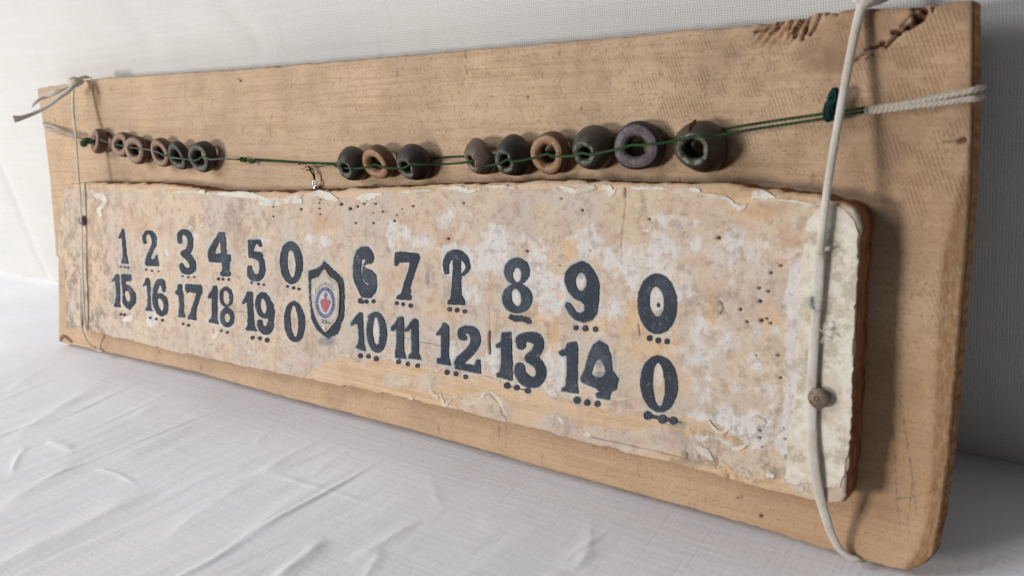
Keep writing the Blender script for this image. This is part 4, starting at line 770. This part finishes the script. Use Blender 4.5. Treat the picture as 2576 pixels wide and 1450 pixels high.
def knot(cx, cy, h, rx, ry, n, r, seed, rot=0.):
    rnd = np.random.RandomState(seed); parts = []
    for i in range(n):
        ph = rnd.uniform(0, 6.28); ax = rnd.normal(size=3); ax /= np.linalg.norm(ax); b1 = np.cross(ax, [.3, .5, .8]); b1 /= np.linalg.norm(b1); b2 = np.cross(ax, b1)
        t = np.linspace(0, 5.6, 18) + ph; k = rnd.uniform(.6, 1.); q = (np.cos(t)[:, None] * b1 + np.sin(t)[:, None] * b2) * k
        cc = at(cx, cy, h); s = np.array([rx, ry, min(rx, ry)]); P = q * s; cr, sr = math.cos(rot), math.sin(rot); P = np.stack([P[:, 0] * cr - P[:, 1] * sr, P[:, 0] * sr + P[:, 1] * cr, P[:, 2]], -1)
        parts.append(tube(P + cc, r, 6))
    return parts
obj_parts('knot', knot(222, 355, .007, .0065, .0020, 9, .0007, 1) + knot(210, 362, .007, .003, .0018, 6, .0006, 2) + fuzz([at(215, 358, .007)], 14, .004, .00006, 3), M_green, gs, 'fuzzy knot at the left end of the thread')
obj_parts('knot', knot(612, 402, .0025, .0032, .0012, 6, .0005, 3) + knot(634, 406, .0025, .0026, .0009, 5, .0005, 33) + fuzz([at(612, 402, .0025)], 10, .0028, .00005, 4), M_green, gs, 'small loose knot in the empty stretch of thread')
obj_parts('knot', knot(848, 415, .003, .0022, .0011, 6, .00045, 5) + fuzz([at(845, 413, .003), at(838, 413, .003)], 12, .003, .00005, 6), M_green, gs)
obj_parts('tuft', knot(2090, 274, .0055, .0021, .0042, 18, .0005, 7, -.3) + knot(2088, 293, .0055, .0022, .0014, 9, .00045, 8) + knot(2097, 244, .006, .0017, .0030, 12, .00045, 81, -.2) + fuzz(path3([(2085, 292, .006), (2096, 262, .006), (2108, 236, .006)]), 90, .0017, .00006, 9), M_teal, gs, 'frayed teal tuft of thread end sticking up by the white cord')
obj_parts('fray', fuzz(path3(fr)[40:], 170, .0012, .00003, 10) + fuzz(path3([(2140, 262, .005), (2150, 280, .005)]), 8, .0035, .00004, 11), M_green, gs, None, 'stuff')

# ------------------------------------------------------------------ white cords
def ribbon(l, wpx, thick, mat, name, parent, label=None, n=8, seed=0, flatten=.34):
    P = path3(l, n); m = len(P); w = np.interp(np.linspace(0, 1, m), np.linspace(0, 1, len(wpx)), wpx); w = w * (1 + .05 * fbm(np.arange(m) * .6, np.zeros(m), seed))
    return obj_parts(name, [tube(P, w, 12, flatten, (0, 0, 1))], mat, parent, label), P
rc = thing('white_cord', tuple(at(2160, 1405, .001)), 'thick white cotton cord tied top to bottom round the right end of the board', 'cord')
l = [(2210, -6, -.0035), (2195, -4, .0005), (2180, 6, .0018), (2166, 24, .0028), (2156, 60, .0038), (2147, 100, .0052), (2128, 200, .0085), (2110, 300, .0116), (2094, 395, .0142), (2082, 470, .0165), (2074, 535, .0170), (2068, 590, .0168), (2063, 640, .0166)]
ws = [.0020, .0019, .0018, .0016, .00150, .00145, .0014, .00132, .0013, .0013, .0013, .0014, .0015]
o, P1 = ribbon(l, ws, 0, M_tape, 'cord_run', rc, None, 8, 1, .75)
l = [(2063, 640, .0166), (2060, 680, .0163), (2056, 730, .0160), (2053, 790, .0160), (2048, 860, .0158), (2044, 930, .0158), (2042, 1000, .0160), (2043, 1060, .0160), (2046, 1130, .0160), (2052, 1190, .0160), (2064, 1255, .0148), (2074, 1290, .0125), (2090, 1340, .0075), (2110, 1378, .0035), (2135, 1400, .0015), (2158, 1409, .0006), (2172, 1414, -.0015)]
ws = [.0015, .0020, .0021, .0016, .00165, .00175, .00175, .00165, .0017, .0018, .0018, .00175, .0016, .0015, .0013, .0011, .0009]
o, P2 = ribbon(l, ws, 0, cord_mat('cotton_tape_worn', c(242, 236, 226), c(222, 212, 198), .0006, 'X'), 'cord_run', rc, 'greyer frayed lower run of the cord', 8, 2, .42)
fz = fuzz([at(2050, 745, .016), at(2052, 760, .016), at(2054, 780, .0165), at(2048, 752, .016)], 60, .0040, .00005, 12, .8)
for k in range(46):
    a0 = at(2050 + random.uniform(-4, 6), 755 + random.uniform(-12, 25), .0165); a1 = at(2016 + random.uniform(-6, 12), 772 + random.uniform(-14, 22) - 12, .0172); fz.append(tube(np.array([a0, (a0 + a1) / 2 + [0, .0006 * random.random(), .0006], a1]), .00006, 3))
for (x, y, x2, y2) in ((2072, 838, 2076, 812), (2070, 840, 2078, 826), (2074, 842, 2096, 854), (2072, 842, 2092, 850), (2072, 845, 2066, 862), (2072, 838, 2062, 828)):
    for k in range(5): fz.append(tube(path3([(x, y, .0165), ((x + x2) / 2 + random.uniform(-3, 3), (y + y2) / 2, .0175), (x2 + random.uniform(-3, 3), y2 + random.uniform(-3, 3), .017)], 3), .00008, 4))
for k in range(6): fz.append(tube(path3([(2070, 625 + k * 2, .0165), (2082, 622 + k * 1.5, .0175), (2090 + random.uniform(-4, 4), 620 + k * 2.2, .0175)], 3), .00008, 4))
fz += fuzz(P1, 170, .0014, .00004, 61) + fuzz(P2, 260, .0014, .00004, 62)
obj_parts('fray', fz, M_tape, rc, None, 'stuff')
# bow over the top edge
l = [(2176, 10, .001), (2196, -6, -.002), (2220, -20, -.006), (2244, -40, -.009)]; ribbon(l, [.0022, .0034, .0038, .0036], 0, M_tape, 'bow_tail', rc, None, 6, 3, .5)
l = [(2172, 8, .002), (2160, -8, .002), (2168, -28, .0), (2190, -40, -.004), (2214, -26, -.006), (2222, -4, -.006)]; ribbon(l, [.0016, .0022, .0026, .0026, .0022, .002], 0, M_tape, 'bow_loop', rc, None, 6, 4, .5)
# thin left cord
lc = thing('thin_left_cord', tuple(at(252, 882, .001)), 'thin aged cord tied vertically round the left end with a bow on the top edge', 'cord')
kn = (186, 209, .010)
l = [(187, 208, .010), (183, 240, .0108), (185, 290, .0125), (190, 340, .0145), (193, 380, .0155), (196, 430, .0165), (200, 475, .0170), (203, 520, .0168), (205, 556, .0165), (206, 600, .0165), (207, 680, .0165), (210, 750, .0165), (214, 810, .0160), (220, 838, .0148)]
o, P3 = ribbon(l, [.0013, .0015, .0014, .0011, .0010, .0011, .0010, .0010, .0008, .0008, .0010, .0012, .0011, .0008], 0, M_old, 'cord_run', lc, None, 8, 5, .5)
l = [(203, 700, .0155), (202, 760, .0155), (204, 815, .0152), (212, 845, .012), (225, 866, .007), (240, 878, .003), (256, 884, .001), (262, 884, -.001)]
ribbon(l, [.0007, .0009, .001, .001, .001, .001, .001, .0009], 0, M_old, 'cord_run', lc, None, 8, 6, .5)
obj_parts('knot', knot(187, 207, .010, .0050, .0026, 10, .0011, 21) + knot(196, 205, .007, .005, .002, 5, .0012, 22), M_old, lc, 'frayed knot on the top edge')
ribbon([(190, 207, .009), (176, 226, .014), (150, 245, .020), (120, 268, .026), (84, 286, .033), (52, 297, .040), (34, 300, .044)], [.0018, .0022, .0016, .0012, .0014, .0020, .0028], 0, M_old, 'loose_end', lc, 'longer loose end drooping past the board edge', 7, 7, .6)
ribbon([(184, 208, .010), (165, 220, .013), (140, 232, .018), (112, 243, .022), (92, 256, .027), (80, 270, .030)], [.0014, .0016, .0019, .0020, .0018, .0008], 0, M_old, 'loose_end', lc, None, 7, 8, .5)
ribbon([(188, 205, .009), (200, 198, .004), (216, 194, -.002), (230, 196, -.006)], [.0015, .0014, .0012, .0008], 0, M_old, 'loose_end', lc, None, 6, 9, .5)
# short horizontal twines that hold the thread
ht_ = thing('right_twine', tuple(at(2400, 255, .0)), 'doubled white twine looped round the right edge, holding the green thread end', 'twine')
t1 = [(2183, 276, .0035), (2230, 268, .003), (2300, 257, .0025), (2370, 243, .0022), (2420, 233, .0020), (2452, 226, .0012), (2466, 222, -.002), (2470, 221, -.008)]
t2 = [(2183, 282, .0035), (2240, 275, .003), (2310, 266, .0025), (2370, 259, .0022), (2425, 251, .0020), (2454, 248, .0012), (2467, 246, -.002), (2471, 245, -.008)]
for t_ in (t1, t2): obj_parts('ply', ply(path3(t_), .0009, 3, 210, 8, .00062), M_twine, ht_)
obj_parts('eye', knot(2184, 279, .0035, .0010, .0010, 4, .0005, 31), M_twine, ht_)
obj_parts('fray', fuzz(path3(t1), 140, .0018, .00004, 32) + fuzz(path3(t2), 140, .0018, .00004, 33), M_twine, ht_, None, 'stuff')
hl_ = thing('left_twine', tuple(at(140, 325, .0)), 'pale doubled twine looped round the left edge, holding the other thread end', 'twine')
for t_ in ([(112, 310, -.004), (113, 312, .001), (140, 322, .003), (165, 333, .005), (190, 342, .0065)], [(116, 322, -.004), (117, 323, .001), (142, 331, .003), (165, 338, .005), (190, 346, .0065)]):
    obj_parts('ply', ply(path3(t_), .0011, 2, 260, 7), M_twine, hl_)
# dangling snap on a black thread
sn = thing('dangling_snap', tuple(at(794, 470, .0025)), 'tiny bright metal eyelet hanging on a tangled black thread above the plaque', 'eyelet')
K = crop(1100, 600, .13793)
def k3(l, h=.003): return path3([(*K(a, b), h + (c_[0] if c_ else 0)) for a, b, *c_ in l], 5)
parts = [tube(k3(q), r_, 6) for q, r_ in (([(970, 470), (1020, 560), (1060, 650), (1110, 740), (1140, 850), (1140, 960)], .00042), ([(1000, 500), (1080, 560), (1130, 680), (1150, 800), (1150, 950)], .0003), ([(740, 560), (820, 560), (900, 500), (960, 490)], .00018), ([(890, 600), (950, 580), (1020, 600)], .0003), ([(690, 430), (760, 380), (850, 380), (930, 400)], .0004), ([(760, 340), (790, 400), (860, 420)], .0002), ([(1060, 550), (1150, 500), (1280, 490), (1400, 480)], .00016))]
obj_parts('black_thread', parts, M_black, sn)
a_ = np.linspace(0, 2 * math.pi, 24); lp = np.stack([at(*K(1140, 990), .0035)[0] + .0011 * np.cos(a_), at(*K(1140, 990), .0035)[1] + .0016 * np.sin(a_), np.full(24, .0035)], -1)
q_ = at(*K(1160, 1100), .0025); v, f = dome(q_[0], q_[1], .0022, .0016, .0012, 24, 5)
obj_parts('eyelet', [tube(lp, .00042, 7), (v, f)], M_steel, sn)

# ------------------------------------------------------------------ wall and table cloth
YW = BH * st + BT * ct + .009; ZT = -BT * st - .0006
def hcam(xw, yw, zw):   # world -> picture
    P = np.stack([xw, yw, zw], -1) @ M; return seen(P)
nx, nz = 340, 200
X, Z = np.meshgrid(np.linspace(-.75, 1.05, nx), np.linspace(ZT - .004, .60, nz)); sx, sy = hcam(X, np.full_like(X, YW), Z)
Yw = np.full_like(X, YW) + fbm(X * 6, Z * 5, 201, 3) * .004 * sstep(0, .1, Z - .20) + fbm(X * 26, Z * 12, 202, 3) * .0005
d = segd(sx, sy, [(-60, 300), (0, 415), (60, 560), (100, 660), (122, 700)]); Yw += .0020 * np.exp(-(d / 5.) ** 2)
Yw += .0012 * np.exp(-(segd(sx, sy, [(540, -30), (660, 120)]) / 20) ** 2) + .0010 * np.exp(-(segd(sx, sy, [(300, -30), (380, 120)]) / 26) ** 2)
me = mesh_np('wall', np.stack([X, Yw, Z], -1).reshape(-1, 3), grid_faces(nz, nx)[:, ::1], None, True, M_wall); link('wall', me, None, 'off-white canvas backdrop behind the leaning board', None, None, 'structure')
gx_ = np.concatenate([np.linspace(-.80, -.05, 120)[:-1], np.linspace(-.05, .72, 760)[:-1], np.linspace(.72, 1.10, 60)]); gy_ = np.concatenate([np.linspace(YW + .012, 0.0, 40)[:-1], np.linspace(0.0, -.30, 400)[:-1], np.linspace(-.30, -.72, 60)])
nx, ny = len(gx_), len(gy_); X, Y = np.meshgrid(gx_, gy_); sx, sy = hcam(X, Y, np.full_like(X, ZT)); bad = (hcam(X, Y, np.full_like(X, ZT))[0] * 0 != 0)
Zt = np.full_like(X, ZT); away = sstep(.004, .05, -Y) * 1.0
fold = np.zeros_like(X)
T1 = crop(0, 1000, .9); T2 = crop(1000, 1500, .7764)
FOLDS = [(T1, [(-60, 1420), (150, 1320), (300, 1255), (560, 1120), (720, 1050)], 16, .0016), (T1, [(0, 870), (200, 740), (330, 660), (480, 570), (640, 515)], 10, .0013), (T1, [(400, 975), (500, 930), (600, 890), (720, 835), (900, 760), (1150, 680)], 9, .0014), (T1, [(400, 960), (500, 985), (620, 1040)], 4, .0006),
         (T1, [(190, 840), (260, 860), (340, 892)], 7, .0006), (T1, [(1180, 1480), (1330, 1370), (1460, 1270)], 10, .0009), (T1, [(740, 555), (790, 580)], 4, .0011), (T1, [(40, 1000), (90, 900), (140, 860)], 6, .0008), (T1, [(0, 440), (60, 370), (150, 310), (260, 250)], 12, .0012),
         (T2, [(60, 1090), (260, 950), (420, 840)], 9, .0008), (T2, [(560, 1090), (640, 960), (690, 880)], 10, .0006), (T2, [(480, 960), (650, 880), (760, 810), (900, 740)], 8, .0010), (T2, [(30, 470), (250, 545), (500, 620), (680, 670)], 3, .0003), (T2, [(1660, 1030), (1740, 900), (1760, 760), (1800, 640)], 12, .0010), (T2, [(920, 470), (960, 620), (1000, 700)], 9, .0005), (T2, [(0, 380), (100, 280), (160, 200)], 7, .0006), (T2, [(300, 520), (420, 440), (600, 330)], 6, .0005), (T2, [(1150, 760), (1400, 740), (1500, 760)], 14, .0006), (T2, [(2000, 760), (2080, 680), (2140, 640)], 8, .0006), (T1, [(560, 760), (760, 640), (900, 560)], 8, .0008), (T1, [(0, 640), (140, 560), (260, 500), (420, 450)], 9, .0010), (T1, [(700, 1300), (900, 1150), (1150, 1000)], 12, .0007), (T1, [(1000, 1350), (1200, 1180), (1500, 1000), (1700, 900)], 12, .0008), (T1, [(-40, 1160), (200, 1020), (400, 900)], 11, .0009)]
for f_, l, w, hgt in FOLDS:
    L = P_(f_, l); SP = smooth_path(L, 6); l0, l1 = SP[0], SP[-1]; tt = np.clip(((sx - l0[0]) * (l1[0] - l0[0]) + (sy - l0[1]) * (l1[1] - l0[1])) / ((l1 - l0) @ (l1 - l0)), 0, 1); tp = sstep(0, .3, tt) * sstep(0, .3, 1 - tt)
    dd_ = segd(sx, sy, [tuple(q) for q in SP]) + fbm(sx * .012, sy * .012, 210) * 8; fold += hgt * tp * (.62 * np.exp(-(dd_ / (w * 1.6)) ** 2) + .22 * np.exp(-(dd_ / (w * .55)) ** 2))
def tpt(x, y):
    d = np.array([x - CX, y - CY, FPX]); dw = np.array([d @ U, -(d @ V), -(d @ Nn)]) @ M.T; k = (ZT - cp[2]) / dw[2]; return cp[:2] + k * dw[:2]
q0, q1 = tpt(226, 1178), tpt(622, 1014); e = (q1 - q0) / np.linalg.norm(q1 - q0); AL = X * e[0] + Y * e[1]; AC = -X * e[1] + Y * e[0]
wob = fbm(AL * 9, AC * 9, 215, 3) * .03
diag = fbm((AC + wob) * 34, AL * 4, 211, 3) * .0024 + fbm((AC + wob) * 110, AL * 9, 212, 3) * .0011 + fbm((AC + wob) * 300, AL * 16, 216, 2) * .0003 + fbm(X * 5, Y * 5, 213, 2) * .004
rid = np.abs(fbm((AC + wob) * 22, AL * 5, 217, 2)); diag += .0011 * np.exp(-(rid / .018) ** 2) * sstep(-.1, .15, fbm(X * 12, Y * 12, 218))
Zt += np.where(bad, 0, (fold + diag) * away) + np.clip(sstep(-.01, .0135, Y - YW), 0, 1) * .003
Zt -= away * .0006
me = mesh_np('table', np.stack([X, Y, Zt], -1).reshape(-1, 3), grid_faces(ny, nx)[:, ::1], None, True, M_table); link('table', me, None, 'creased white linen covering the table under the board', None, None, 'structure')
for o in COL.objects:
    if '_b' in o: del o['_b']
